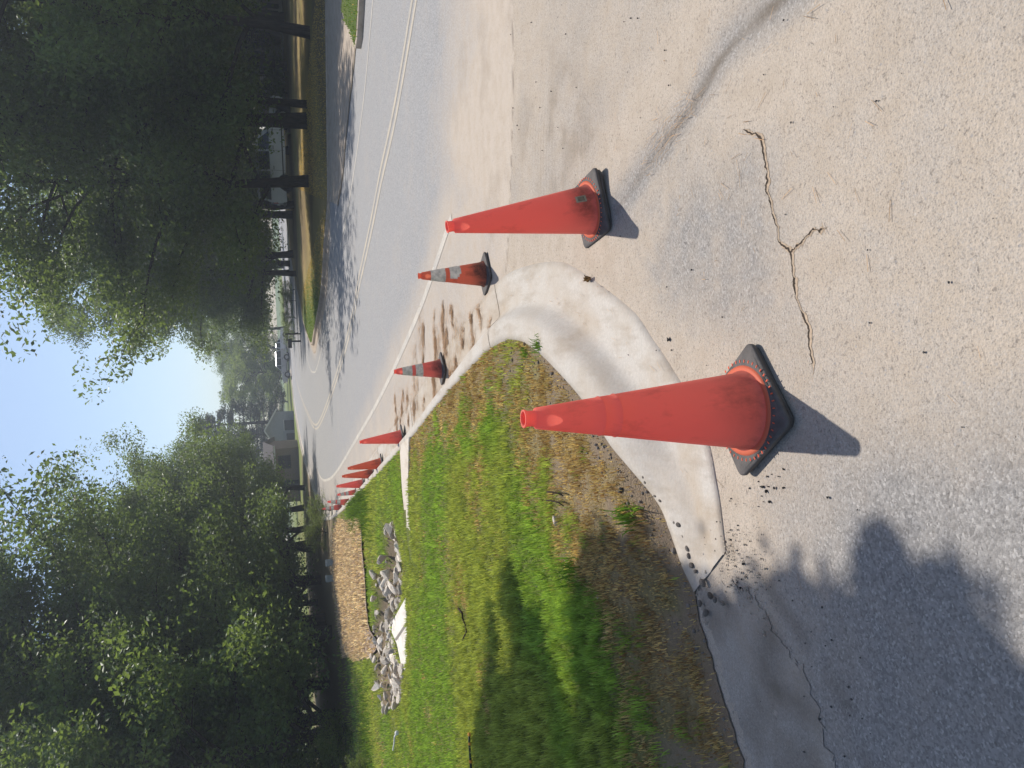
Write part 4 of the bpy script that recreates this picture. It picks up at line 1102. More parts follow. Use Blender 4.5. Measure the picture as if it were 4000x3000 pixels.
def tree_meshes(seed, h, r, base, nleaf, L, trunk_r, leafmat, limbs=18, clump=.55, shape='oak'):
    r2 = np.random.default_rng(seed)
    T = Tubes(); C = []
    top = h * (.86 if shape == 'oak' else .97)
    n = 9
    z = np.linspace(-.3, top, n)
    wob = np.cumsum(r2.normal(0, .10 if shape == 'oak' else .03, (n, 2)), axis=0); wob[0] = 0
    tp = np.c_[wob, z]
    tr = trunk_r * (1 - .85 * (z.clip(0) / top) ** .9); tr[0] *= 1.3; tr[1] = trunk_r * .97
    T.add(tp, tr, 9)
    for q in range(limbs):
        f = (q + r2.random()) / limbs
        z0 = base * .8 + (top - base * .8) * f ** 1.05
        hf = (z0 - base * .8) / (h - base * .8)
        if shape == 'oak': ln = r * math.sqrt(max(.05, 1 - ((hf - .36) / .68) ** 2)) * r2.uniform(.7, 1.12)
        else: ln = r * (1 - hf) ** .8 * r2.uniform(.7, 1.1) + .25
        a = q * 2.4 + r2.normal(0, .35)
        s0 = np.array([np.interp(z0, z, tp[:, 0]), np.interp(z0, z, tp[:, 1]), z0])
        rise = (r2.uniform(.15, .65) if shape == 'oak' else r2.uniform(-.15, .2)) * ln
        m = 6; tt = np.linspace(0, 1, m)
        P = s0 + np.stack([np.cos(a) * ln * tt, np.sin(a) * ln * tt, rise * tt ** .8 - .12 * ln * tt ** 2], 1) + np.cumsum(r2.normal(0, .05 * ln / 4, (m, 3)), axis=0) * (tt[:, None] > 0)
        br = trunk_r * .42 * (1 - f * .6)
        T.add(P, br * (1 - .85 * tt) + .012, 5)
        for w in range(5 if shape == 'oak' else 3):
            t0 = r2.uniform(.3, 1.0)
            q0 = np.array([np.interp(t0, tt, P[:, k]) for k in range(3)])
            a2 = a + r2.normal(0, .9); l2 = ln * r2.uniform(.18, .42)
            e = q0 + np.array([math.cos(a2) * l2, math.sin(a2) * l2, r2.uniform(-.15, .5) * l2])
            T.add(np.linspace(q0, e, 3) + np.array([[0, 0, 0], [0, 0, .05 * l2], [0, 0, 0]]), np.array([br * .35, br * .22, .01]), 4)
            C += [e, (q0 + e) / 2 + r2.normal(0, .15, 3)]
            if shape == 'oak': C.append(e + r2.normal(0, .55, 3))
        C.append(P[-1]); C.append(P[-2])
    C.append(tp[-1] + np.array([0, 0, .3 if shape == 'oak' else .1]))
    if shape == 'oak':
        for k in range(10): C.append(tp[-1] + r2.normal(0, 1, 3) * np.array([r * .28, r * .28, h * .06]))
    C = np.array(C)
    V, F, var = leaf_cloud(C, clump, nleaf, L, seed + 99)
    keep = V[::4, 2] > .1
    F = F[keep]
    return T.mesh('trunk', M['bark']), mesh_np('crown', V, F, leafmat, False, dict(var=var))
PROTO = {
    'oak_a': tree_meshes(1, 16, 5.6, 2.6, 60000, .175, .22, M['leaf'], 26, .66),
    'oak_b': tree_meshes(2, 14, 5.8, 1.6, 60000, .17, .20, M['leaf2'], 26, .68),
    'oak_c': tree_meshes(3, 18, 5.3, 3.0, 60000, .175, .23, M['leaf'], 28, .68),
    'low': tree_meshes(4, 11, 4.6, .6, 40000, .18, .20, M['leaf2'], 26, .62),
    'bright': tree_meshes(5, 9, 4.6, .8, 26000, .26, .22, M['leafb'], 22, .65),
    'pine': tree_meshes(6, 13, 3.2, 1.5, 24000, .20, .24, M['leafd'], 44, .42, 'pine'),
    'shrub': tree_meshes(7, 1.7, 1.2, .1, 5000, .09, .04, M['shrub'], 16, .2),
}
def put_tree(kind, x, y, s, label, group=None, rz=0.0, sx=1.0, z=None, name=None):
    tm, cm = PROTO[kind]
    if z is None:
        z = float(yard_z(np.array([x]), np.array([y]))[0]) if x > np.interp(y, [0, 38, 60, 120], [8, 2.6, 8, 40]) and y < 150 else lz(x, y)
    nm = name or {'pine': 'pine_tree', 'shrub': 'shrub', 'bright': 'round_tree'}.get(kind, 'oak_tree')
    root = empty(nm, (x, y, z), (0, 0, rz), label, 'shrub' if kind == 'shrub' else 'tree', group)
    root.scale = (s * sx, s * sx, s)
    link('trunk' if kind != 'shrub' else 'stems', tm, root)
    link('crown', cm, root)
    return root
GR = 'trees across the road'; GLW = 'trees of the wood left of the road'
T1 = G(1212, 165, .15); T2 = G(1202, 390, .15); T3 = G(1202, 518, .15); T4 = G(1154, 1100, .16)
put_tree('oak_b', T1[0] + .3, T1[1], 1.1, 'leaning oak at the right end of the lawn across the road', GR, .4, .80)
put_tree('oak_c', T2[0], T2[1] + .5, .85, 'slender oak between the leaning oak and the thick trunked oak', GR, 1.9, .7)
put_tree('oak_a', T3[0] + .5, T3[1], 1.12, 'thick trunked oak standing in front of the white car', GR, 2.6, 1.12)
put_tree('oak_a', T4[0] + .6, T4[1], 1.12, 'oak with its bare lower trunk against the far sunlit road, nearest the mailbox', GR, .9, .76)
T5 = G(1212, 815, .15)
put_tree('oak_b', T5[0] + 1.2, T5[1], 1.08, 'broad oak left of the white car, its crown reaching out over the road', GR, 3.4, 1.0)
for k, (kd, x, y, s, rz) in enumerate([('oak_c', 19, 52, 1.2, .2), ('oak_b', 25, 31, 1.2, 3.0), ('oak_a', 31, 47, 1.1, 4.1), ('oak_b', 13.4, 55, 1.1, 5.0), ('oak_c', 23, 55, 1.15, 1.3), ('low', 11.5, 64, 1.3, 2), ('low', 19, 61, 1.3, 4), ('low', 27, 56, 1.4, 1), ('low', 33, 60, 1.4, 3), ('oak_c', 13.5, 59, 1.1, 2.2), ('low', 29, 52, 1.2, 5), ('low', 14, 84, 1.4, .3), ('low', 24, 74, 1.5, 2.3), ('oak_b', 15, 62, 1.1, .6), ('oak_a', 33, 44, 1.15, 2.2), ('oak_c', 13, 72, 1.0, 3.3), ('oak_b', 18, 72, 1.1, 4.4), ('oak_a', 28, 62, 1.1, 5.5), ('oak_b', 34, 75, 1.2, .1), ('oak_c', 27, 26, 1.0, 1.0), ('oak_b', 38, 52, 1.2, 2.0), ('low', 24, 88, 1.5, 2), ('low', 14, 90, 1.4, 1)]):
    put_tree(kd, x, y, s, 'leafy oak standing back in the dark tree mass right of the road', 'trees deep in the right tree mass', rz)
put_tree('oak_a', -10.6, 36.5, 1.2, 'tall oak at the right edge of the left wood, nearest the open sky', GLW, 1.0, .95)
put_tree('oak_b', -9.4, 47, .98, 'round oak just behind the tall edge oak of the left wood', GLW, 2.0)
put_tree('oak_b', -7.4, 62, .92, 'smaller oak farther along the left wood, above the brown house', GLW, 3.0)
put_tree('low', -10.9, 25.0, .92, 'low leafy tree at the left end of the mulch bed with pale glinting leaves', GLW, .5)
put_tree('oak_c', -14.5, 28.5, .95, 'big limbed oak in the middle of the left wood behind the mulch bed', GLW, .2)
for k, (kd, x, y, s, rz) in enumerate([('oak_c', -9.6, 31.5, .92, 4.4), ('oak_a', -13.0, 35, 1.05, .3), ('oak_b', -18.5, 33, 1.15, 1.2), ('oak_c', -24, 34, 1.1, 2.2), ('oak_a', -14, 43, 1.05, 3.1), ('oak_c', -21, 44, 1.1, 4.0), ('oak_b', -28, 42, 1.2, 5.0), ('oak_b', -12.5, 53, 1.0, .8), ('oak_a', -20, 57, 1.1, 1.8), ('oak_c', -29, 56, 1.15, 2.8), ('oak_b', -36, 48, 1.2, 3.8), ('low', -17, 29, 1.1, 2.0), ('low', -8.5, 50, 1.0, 2.7), ('low', -9.5, 40, 1.0, 3.7), ('low', -13, 31.5, .9, .7), ('low', -22, 33, 1.1, 1.7), ('low', -9.5, 66, 1.2, 2.2), ('low', -10.5, 35, .7, 2.2), ('low', -15.5, 37, .8, 1.2), ('low', -19, 30, .8, 3.2), ('low', -26, 38, 1, 4.2), ('low', -16, 48, 1.1, 5.2), ('low', -23, 50, 1.2, .2), ('low', -33, 44, 1.3, 1.9), ('low', -12, 45, .8, 1.1), ('low', -11, 58, 1, 4.1), ('low', -11.8, 39, .9, 1.0), ('low', -25, 30, 1.1, 4), ('low', -20, 38, 1.0, 5), ('low', -30, 37, 1.2, .5), ('oak_a', -17.5, 68, 1.0, 4)]):
    put_tree(kd, x, y, s, 'leafy oak standing back in the shaded wood left of the road', 'trees deep in the left wood', rz)
put_tree('pine', -3.6, 112, .98, 'dark dense pine rising over the grey house roof beside the sky gap', 'pines behind the grey house', .5, 1.5)
put_tree('pine', -7.8, 118, 1.0, 'dark pine just left of the pine beside the sky gap', 'pines behind the grey house', 1.5, 1.4)
put_tree('pine', -13, 112, 1.1, 'dark pine farthest left behind the grey house', 'pines behind the grey house', 2.5, 1.4)
put_tree('bright', 3.6, 121, .98, 'round bright green tree in full sun behind the silver car', None, .3)
for x, y, kd, s, sx, lb in [(7.5, 128, 'oak_b', .82, 1.2, 'hazy green tree between the bright round tree and the right tree mass'), (3.2, 150, 'oak_a', .80, 1.3, 'pale far tree crown just above the bright round tree'), (-1.5, 160, 'oak_b', .55, 1.4, 'low far tree at the bottom of the sky gap'), (12, 140, 'oak_c', .85, 1.3, 'tall far tree behind the white parked truck'), (22, 135, 'oak_b', 1.0, 1.3, 'far tree beyond the bright strip of road at the right')]:
    put_tree(kd, x, y, s, lb, 'far trees at the end of the road', random.random() * 6, sx, .0)
for x, y, s, lb in [(-12, 24.6, 1.15, 'green shrub at the left end of the wood edge, just above the sunlit lawn'), (-9.9, 22.6, .55, 'small sunlit bush at the left end of the mulch bed'), (-8.6, 17.3, .30, 'low weedy tuft where the mulch bed meets the rock ditch'), (-4.6, 30.4, .42, 'low shrub in the shade behind the farthest cones'), (-5.6, 31.6, .5, 'second low shrub in the shade right of the two utility pedestals'), (-13.6, 26.5, 1.3, 'tall shrub at the left end of the wood, half in shade')]:
    put_tree('shrub', x, y, s, lb, None, random.random() * 6)
PLH = [(1050, 245), (1052, 300), (1055, 355), (1058, 400)]
for k, (a, b) in enumerate(PLH):
    q = at_dist(a + 55, b, 56)
    put_tree('shrub', q[0], 56 + .3 * k, .75, 'clipped green hedge bush along the porch of the shaded house', 'hedge bushes along the porch', k * 1.3, 1.5, .2)
for k, (x, y) in enumerate([(5.2, 66), (6.6, 68), (8.0, 67), (9.4, 70)]):
    put_tree('shrub', x, y, .55, 'dark spiky shrub on the sunlit lawn between the thick trunk and the mailbox oak', 'dark shrubs in a row on the far lawn', k * 1.7, 1.2)

# tree out of frame on the left whose boughs shade the lawn and driveway
S1 = GL([(2044, 2192), (2085, 2330), (2120, 2420), (2176, 2430), (2216, 2630), (2262, 2762), (2300, 2850), (2310, 3000), (2312, 3200), (1890, 3200), (1898, 2895), (1924, 2762), (1951, 2560), (1951, 2440), (1964, 2331), (1990, 2440), (2010, 2330)], .12)
S2 = GL([(2400, 2119), (2480, 2085), (2560, 2150), (2640, 2230), (2720, 2320), (2850, 2340), (2960, 2300), (3020, 2151), (3090, 2230), (3130, 2330), (3280, 2330), (3310, 2200), (3290, 1980), (3310, 1870), (3370, 1840), (3450, 1890), (3470, 2060), (3490, 2200), (3600, 2170), (3620, 2060), (3690, 2060), (3720, 2200), (3780, 2370), (3893, 2480), (3990, 2660), (4100, 3100), (3600, 3250), (2400, 3250), (2330, 3000), (2360, 2870), (2385, 2780), (2370, 2600), (2350, 2400)], .05)
allp = np.vstack([S1, S2])
cand = np.stack([rng.uniform(allp[:, 0].min(), allp[:, 0].max(), 9000), rng.uniform(allp[:, 1].min(), allp[:, 1].max(), 9000)], 1)
def inset(P, d): return in_poly(cand, P) & (dist_poly(cand, np.vstack([P, P[:1]]))[0] > d)
cc = cand[inset(S1, .055) | inset(S2, .07)]
dd = np.minimum(dist_poly(cc, np.vstack([S1, S1[:1]]))[0], dist_poly(cc, np.vstack([S2, S2[:1]]))[0])
hh = 6.2 + 1.0 * rng.random(len(cc))
HOLE = GL([(1985, 2430), (2045, 2430), (2060, 2560), (2050, 2680), (1990, 2680)], .12)
_k = ~in_poly(cc, HOLE); cc = cc[_k]; dd = np.minimum(dd[_k], dist_poly(cc, np.vstack([HOLE, HOLE[:1]]))[0]); hh = hh[_k]
CL = np.c_[cc, np.zeros(len(cc))] + SUN[None] / SUN[2] * hh[:, None]
r2 = np.random.default_rng(3)
idx = r2.integers(0, len(CL), 60000)
sg = np.clip(dd[idx] * .5, .012, .12)[:, None]
pp = CL[idx] + r2.normal(0, 1, (len(idx), 3)) * sg
nr = SUN[None] + r2.normal(0, .45, (len(idx), 3)); nr /= np.linalg.norm(nr, axis=1)[:, None]
tt = np.cross(nr, r2.normal(0, 1, nr.shape)); tt /= np.linalg.norm(tt, axis=1)[:, None]; bb = np.cross(nr, tt)
ll = r2.uniform(.05, .10, (len(idx), 1))
V = np.stack([pp - tt * ll * .5, pp + bb * ll * .33, pp + tt * ll * .5, pp - bb * ll * .33], 1).reshape(-1, 3)
near_root = empty('overhanging_tree', (-7.6, 10.0, .1), (0, 0, 0), 'leafy tree whose boughs hang over and shade the near lawn and driveway', 'tree')
TB = Tubes()
TB.add([(0, 0, -.3), (.05, 0, 2), (.1, .05, 5), (.2, 0, 8), (.25, .1, 11)], [.42, .30, .26, .2, .08], 9)
for tx, ty in ((-.9, 2.6), (-1.4, 3.4), (-.7, 2.3), (-1.9, 3.0), (-1.0, 1.9), (-2.1, 4.0)):
    e = np.array([tx, ty, 0]) + SUN / SUN[2] * 6.6 - np.array([-7.6, 10.0, .1])
    z0 = r2.uniform(4, 6)
    tq = np.linspace(0, 1, 6)[:, None]
    TB.add(np.array([.15, 0, z0]) * (1 - tq) + e * tq + np.array([0, 0, .6]) * np.sin(tq * math.pi), np.linspace(.09, .015, 6), 6)
link('trunk', TB.mesh('trunk', M['bark']), near_root)
link('crown', mesh_np('crown', V - np.array([-7.6, 10.0, .1]), np.arange(len(V)).reshape(-1, 4), M['leaf'], False, dict(var=np.repeat(r2.random(len(idx)), 4))), near_root)
# the rest of that crown, over the left
tm, cm = PROTO['oak_b']
Vx, Fx, vx = leaf_cloud(np.array([(-2.0 + r2.normal(0, 1.6), r2.normal(0, 1.8), 10.5 + r2.normal(0, 1.2)) for k in range(60)]), .5, 9000, .14, 8)
link('upper_crown', mesh_np('upper_crown', Vx, Fx, M['leaf'], False, dict(var=vx)), near_root)

# ------------------------------------------------------------------ vehicles
def make_car(label, loc, rz, paint, L=5.4, Wd=2.0, kind='suv'):
    """length along local +x (front), z up"""
    root = empty('parked_car', loc, (0, 0, rz), label, 'car')
    h = L / 2; wr = .39; xf, xr = h - 1.0, -h + 1.1
    belt = 1.12; zs = .36
    def arch(xc):
        return [(xc + (wr + .09) * math.cos(t), .38 + (wr + .07) * math.sin(t)) for t in np.linspace(math.pi, 0, 9)]
    prof = [(-h + .02, .45), (-h + .10, zs)] + arch(xr) + [(0, zs - .02)] + arch(xf) + [(h - .08, zs), (h, .5), (h - .02, .82), (h - .12, 1.0), (h - 1.25, belt), (-h + .06, belt + .02), (-h, .9)]
    bm = bmesh.new()
    y2 = Wd / 2
    a = [bm.verts.new((x, -y2 + .06 * max(0, (z - .9)) + .03, z)) for x, z in prof]
    b = [bm.verts.new((x, y2 - .06 * max(0, (z - .9)) - .03, z)) for x, z in prof]
    bm.faces.new(a); bm.faces.new(b[::-1])
    n = len(prof)
    for i in range(n): bm.faces.new((a[i], b[i], b[(i + 1) % n], a[(i + 1) % n]))
    bmesh.ops.bevel(bm, geom=[e for e in bm.edges if abs(e.verts[0].co.y - e.verts[1].co.y) < 1e-4], offset=.035, segments=2, affect='EDGES')
    bmesh.ops.triangulate(bm, faces=[f for f in bm.faces if len(f.verts) > 4])
    body = bm_obj('body', bm, paint, root)
    # cabin
    rt = 1.86 if kind == 'suv' else 1.80
    xa, xb = -h + .04, h - 1.35                # at the belt
    if kind == 'pickup': xa = -.55
    ra, rb_ = xa + .22, xb - .85               # at the roof
    yb, yr = y2 - .075, y2 - .26
    bm = bmesh.new()
    bm_loft(bm, [[Vector((xa, -yb, belt)), Vector((xb, -yb, belt)), Vector((xb, yb, belt)), Vector((xa, yb, belt))],
                 [Vector((ra, -yr, rt - .07)), Vector((rb_, -yr, rt - .07)), Vector((rb_, yr, rt - .07)), Vector((ra, yr, rt - .07))],
                 [Vector((ra + .14, -yr + .12, rt)), Vector((rb_ - .16, -yr + .12, rt)), Vector((rb_ - .16, yr - .12, rt)), Vector((ra + .14, yr - .12, rt))]], False, True)
    bm_obj('cabin', bm, paint, root)
    def side(x0, x1, s):
        V = []
        for zz, ins in ((belt + .04, .0), (rt - .14, .0)):
            t = (zz - belt) / (rt - .07 - belt)
            lo = xa + (ra - xa) * t; hi = xb + (rb_ - xb) * t
            yy = (yb + (yr - yb) * t) + .006
            V.append((max(x0, lo + .1), s * yy, zz)); V.append((min(x1, hi - .10), s * yy, zz))
        return V
    cuts = [xa, -1.05, -.02, 1.0, xb] if kind == 'suv' else [xa, .35, xb]
    for s in (-1, 1):
        for c0, c1 in zip(cuts[:-1], cuts[1:]):
            V = side(c0 + .05, c1 - .05, s)
            if V[1][0] - V[0][0] < .2: continue
            link('side_window', mesh_np('side_window', V, [(0, 1, 3, 2)], M['glass']), root)
        for x in ((-.92, .12, 1.02) if kind == 'suv' else (.40,)):
            bm = bmesh.new(); bm_box(bm, (x, s * (y2 - .018), .96), (.2, .035, .035), 0, .008); bm_obj('door_handle', bm, M['black'], root)
        for x in ((-1.05, -.02, 1.02) if kind == 'suv' else (-.5, .72)):
            bm = bmesh.new(); bm_box(bm, (x, s * (y2 - .0275), .74), (.012, .01, .66)); bm_obj('door_seam', bm, M['black'], root)
        bm = bmesh.new(); bm_box(bm, (0, s * (y2 - .01), .50), (L - 2.9, .03, .06), 0, .01); bm_obj('rocker_trim', bm, M['black'], root)
        bm = bmesh.new(); bm_box(bm, (xb - .35, s * (y2 + .09), belt + .10), (.1, .22, .16), 0, .03); bm_obj('wing_mirror', bm, paint, root)
        bm = bmesh.new(); bm_box(bm, (-h + .03, s * (y2 - .16), .93), (.10, .2, .26), 0, .02); bm_obj('tail_light', bm, M['redlens'], root)
        bm = bmesh.new(); bm_box(bm, (h - .05, s * (y2 - .22), .80), (.14, .34, .16), 0, .03); bm_obj('headlight', bm, M['clearlens'], root)
        for xc in (xf, xr):
            V, F = lathe([(wr * .58, -.11), (wr * .95, -.12), (wr, -.09), (wr, .09), (wr * .95, .12), (wr * .58, .11)], 28)
            V = np.stack([V[:, 0], V[:, 2], V[:, 1]], 1)
            w = link('wheel', mesh_np('wheel', V, F, M['tyre'], True), root, (xc, s * (y2 - .15), wr))
            V, F = lathe([(.001, .07 * s), (wr * .18, .075 * s), (wr * .22, .05 * s), (wr * .5, .07 * s), (wr * .6, .105 * s)], 24)
            V = np.stack([V[:, 0], V[:, 2], V[:, 1]], 1)
            link('rim', mesh_np('rim', V, F, M['rim'], True), w)
    for nm, x0, x1 in (('windscreen', xb, rb_), ('rear_window', xa, ra)):
        sg = 1 if nm == 'windscreen' else -1
        V = []
        for t in (.10, .88):
            x = x0 + (x1 - x0) * t + sg * .008; yy = (yb + (yr - yb) * t) - .10; zz = belt + (rt - .07 - belt) * t
            V += [(x, -yy, zz), (x, yy, zz)]
        link(nm, mesh_np(nm, V, [(0, 1, 3, 2)], M['glass']), root)
    for nm, x, sg in (('front_bumper', h - .02, 1), ('rear_bumper', -h + .02, -1)):
        bm = bmesh.new(); bm_box(bm, (x, 0, .48), (.16, Wd - .12, .2), 0, .05); bm_obj(nm, bm, M['black'] if paint is not M['carsilver'] else paint, root)
    bm = bmesh.new(); bm_box(bm, (-h + .0, 0, .80), (.03, .32, .16), 0, .01); bm_obj('licence_plate', bm, M['trim'], root)
    bm = bmesh.new(); bm_box(bm, (h - .03, 0, .78), (.06, 1.0, .18), 0, .02); bm_obj('grille', bm, M['black'], root)
    return root
p = at_dist(1148, 600, 54)
p[2] = float(yard_z(np.array([p[0]]), np.array([p[1]]))[0])
make_car('white sport utility car parked in shade behind the thick oak across the road', (p[0], p[1], p[2]), R(-8), M['carwhite'], 5.5).scale = (1.27, 1.27, 1.27)
p = at_dist(1133, 1430, 108)
make_car('silver car parked under the bright round tree at the road bend', (p[0], p[1], p[2]), R(186), M['carsilver'], 4.5, 1.85)
p = at_dist(1128, 1352, 112)
make_car('white pickup parked just right of the silver car', (p[0], p[1], p[2]), R(10), M['carwhite'], 5.0, 1.9, 'pickup')

# ------------------------------------------------------------------ houses
def wall_window(root, x, z, w, h_, y, frame='trim', shutters=False, parent_name='window'):
    bm = bmesh.new()
    for c, s in (((x, y, z + h_ / 2 + .04), (w + .16, .06, .08)), ((x, y, z - h_ / 2 - .04), (w + .2, .09, .08)), ((x - w / 2 - .04, y, z), (.08, .06, h_)), ((x + w / 2 + .04, y, z), (.08, .06, h_)), ((x, y - .004, z), (w, .03, .04)), ((x, y - .006, z), (.04, .03, h_))):
        bm_box(bm, c, s)
    f = bm_obj(parent_name, bm, M[frame], root)
    link('pane', mesh_np('pane', [(x - w / 2, y + .006, z - h_ / 2), (x + w / 2, y + .006, z - h_ / 2), (x + w / 2, y + .006, z + h_ / 2), (x - w / 2, y + .006, z + h_ / 2)], [(0, 1, 2, 3)], M['glass']), f)
    if shutters:
        for s in (-1, 1):
            bm = bmesh.new(); bm_box(bm, (x + s * (w / 2 + .28), y - .01, z), (.36, .05, h_ + .1), 0, .006); bm_obj('shutter', bm, M['shutter'], root)
def house(label, loc, rz, L, D, hw, hr, wall, over=.4, gable_front=False):
    """front faces local -y"""
    root = empty('house', loc, (0, 0, rz), label, 'house')
    bm = bmesh.new()
    x, y = L / 2, D / 2
    if not gable_front:
        lp = [[Vector((s * x, -y, -.4)), Vector((s * x, y, -.4)), Vector((s * x, y, hw)), Vector((s * x, 0, hw + hr)), Vector((s * x, -y, hw))] for s in (-1, 1)]
    else:
        lp = [[Vector((-x, s * y, -.4)), Vector((x, s * y, -.4)), Vector((x, s * y, hw)), Vector((0, s * y, hw + hr)), Vector((-x, s * y, hw))] for s in (-1, 1)]
    bm_loft(bm, lp)
    bm_obj('wall', bm, wall, root)
    bm = bmesh.new(); t = .14
    half = y if not gable_front else x
    ln = (x if not gable_front else y) + over
    sl_ = hr / half; e = half + over
    sec = [(-e, hw - over * sl_ + .03), (0, hw + hr + .03), (e, hw - over * sl_ + .03), (e, hw - over * sl_ + .03 + t), (0, hw + hr + .03 + t), (-e, hw - over * sl_ + .03 + t)]
    if not gable_front: lp = [[Vector((s * ln, a, b)) for a, b in sec] for s in (-1, 1)]
    else: lp = [[Vector((a, s * ln, b)) for a, b in sec] for s in (-1, 1)]
    bm_loft(bm, lp)
    bm_obj('roof', bm, M['roof'], root)
    bm = bmesh.new()
    if not gable_front:
        bm_box(bm, (0, -e - .04, hw - over * sl_ + .07), (2 * ln, .08, .16))
    else:
        for s in (-1, 1):
            q0 = Vector((s * (e + .0), -ln - .03, hw - over * sl_ + .08)); q1 = Vector((0, -ln - .03, hw + hr + .08))
            d = q1 - q0; mid = (q0 + q1) / 2
            Mx = Matrix.Translation(mid) @ Matrix.Rotation(-math.atan2(d.z, d.x), 4, 'Y') @ Matrix.Diagonal((d.length, .05, .18, 1))
            bmesh.ops.create_cube(bm, size=1, matrix=Mx)
    bm_obj('fascia', bm, M['trim'], root)
    return root
# shaded house across the road, pale walls darkened to paint in the shade, posts along a porch
pc = at_dist(1075, 300, 50)
hs = house('pale house with porch posts in deep shade behind the trees across the road', (31.5, 66, .3), R(-16), 15, 8, 2.9, 2.6, M['wallshade'])
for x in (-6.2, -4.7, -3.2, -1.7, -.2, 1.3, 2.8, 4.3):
    bm = bmesh.new(); bm_box(bm, (x, -5.5, 1.3), (.13, .13, 2.66), 0, .01); bm_box(bm, (x, -5.5, .06), (.2, .2, .16)); bm_obj('porch_post', bm, M['shadetrim'], hs)
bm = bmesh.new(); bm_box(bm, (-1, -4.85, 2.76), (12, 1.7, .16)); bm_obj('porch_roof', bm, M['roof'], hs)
bm = bmesh.new(); bm_box(bm, (-1, -4.85, -.05), (12, 1.7, .2)); bm_obj('porch_floor', bm, M['oldkerb'] if False else M['shadetrim'], hs)
for x in (-5.4, -2.4, 2.0, 5.4): wall_window(hs, x, 1.55, 1.1, 1.4, -4.04, 'shadetrim', True)
bm = bmesh.new(); bm_box(bm, (0, -4.03, 1.05), (1.0, .08, 2.1), 0, .01); dr = bm_obj('door', bm, M['shutter'], hs)
bm = bmesh.new(); bm_box(bm, (.4, -4.1, 1.0), (.06, .06, .12)); bm_obj('door_handle', bm, M['rim'], dr)
# grey gabled house; dark panels and pale bar stand in for parked cars
pg = at_dist(1152, 1683, 98)
hg = house('grey gabled house beyond the bend with dark panels standing in for parked cars', (pg[0], 101, pg[2] - .02), R(4), 4.6, 6, 2.2, 1.35, M['wallgrey'], .35, True)
bm = bmesh.new(); bm_box(bm, (.55, -3.02, .62), (1.25, .07, 1.24), 0, .01); bm_obj('dark_car_panel', bm, M['shutter'], hg)
bm = bmesh.new(); bm_box(bm, (-1.0, -3.02, .52), (1.1, .07, 1.05), 0, .01); bm_obj('dark_car_panel', bm, M['shutter'], hg)
bm = bmesh.new(); bm_box(bm, (.55, -3.06, 1.30), (1.4, .12, .08), 0, .01); bm_obj('car_roof_bar', bm, M['trim'], hg)
bm = bmesh.new(); bm_box(bm, (-2.55, -3.2, 1.0), (.16, .16, 2.4)); bm_box(bm, (-3.1, -3.2, 1.0), (.10, .10, 2.2)); bm_obj('carport_post', bm, M['trim'], hg)
# brown low house in the shade of the left wood
pb = at_dist(1163, 1830, 80)
hb = house('low brown house half hidden in tree shade left of the grey house', (pb[0] - .4, 83, pb[2] - .05), R(-6), 5.6, 5, 2.3, .9, M['wallbrick'])
for x in (1.4,): wall_window(hb, x, 1.3, 1.2, 1.1, -2.54, 'black', False)
bm = bmesh.new(); bm_box(bm, (-1.0, -2.52, .98), (.95, .08, 1.96), 0, .01); bm_obj('door', bm, M['shutter'], hb)

# ------------------------------------------------------------------ mailbox, posts, pedestals
p = at_dist(1160, 1333, 60)
zg0 = float(yard_z(np.array([p[0]]), np.array([p[1]]))[0])
mb = empty('mailbox', (p[0], p[1], zg0), (0, 0, R(15)), 'black mailbox on a dark post beside the sunlit far road', 'mailbox')
ht = max(.45, p[2] - zg0 + .42)
bm = bmesh.new(); bm_box(bm, (0, 0, ht / 2 - .1), (.09, .09, ht + .2), 0, .008); bm_obj('post', bm, M['black'], mb)
bm = bmesh.new()
sec = [(-.10, 0), (.10, 0), (.10, .14)] + [(.10 * math.cos(t), .14 + .10 * math.sin(t)) for t in np.linspace(.3, math.pi - .3, 6)] + [(-.10, .14)]
bm_loft(bm, [[Vector((-.40, a, ht + .0 + b - .14)) for a, b in sec], [Vector((.14, a, ht + b - .14)) for a, b in sec]])
bx = bm_obj('box', bm, M['black'], mb)
mb.scale = (1.25, 1.25, 1.25)
bm = bmesh.new(); bm_box(bm, (.05, -.115, ht + .12), (.05, .02, .16)); bm_obj('flag', bm, M['black'], mb)
p = at_dist(1156, 1304, 60)
zg1 = float(yard_z(np.array([p[0]]), np.array([p[1]]))[0]); hp = at_dist(1117, 1301, 60)[2] - zg1
po = empty('wooden_post', (p[0], p[1], zg1), (0, 0, 0), 'slim dark post standing right of the black mailbox', 'post')
bm = bmesh.new(); bm_box(bm, (0, 0, hp / 2 - .1), (.10, .10, hp + .2), 0, .01); bm_obj('shaft', bm, M['bark'], po)
bm = bmesh.new(); bm_loft(bm, [rsq(.13, hp), rsq(.13, hp + .03), rsq(.03, hp + .07)]); bm_obj('cap', bm, M['black'], po, True)
for (b, t_, lb) in [((1314, 2195), (1275, 2193), 'grey utility pedestal at the wood edge, nearer the road'), ((1312, 2257), (1280, 2256), 'grey utility pedestal at the wood edge, the left and dimmer one')]:
    q = G(b[0], b[1], .17); q[2] = lz(q[0], q[1]); hh_ = max(.35, at_dist(t_[0], t_[1], q[1])[2] - q[2])
    root = empty('utility_pedestal', q, (0, 0, R(12)), lb, 'utility box', 'utility pedestals')
    bm = bmesh.new(); bm_loft(bm, [rsq(.22, -.1), rsq(.22, hh_ * .62), rsq(.21, hh_ * .63)]); bm_obj('housing', bm, M['pedestal'], root, False)
    bm = bmesh.new(); bm_loft(bm, [rsq(.24, hh_ * .6), rsq(.24, hh_ * .93), rsq(.20, hh_)]); bm_obj('hood', bm, M['pedestal'], root, False)

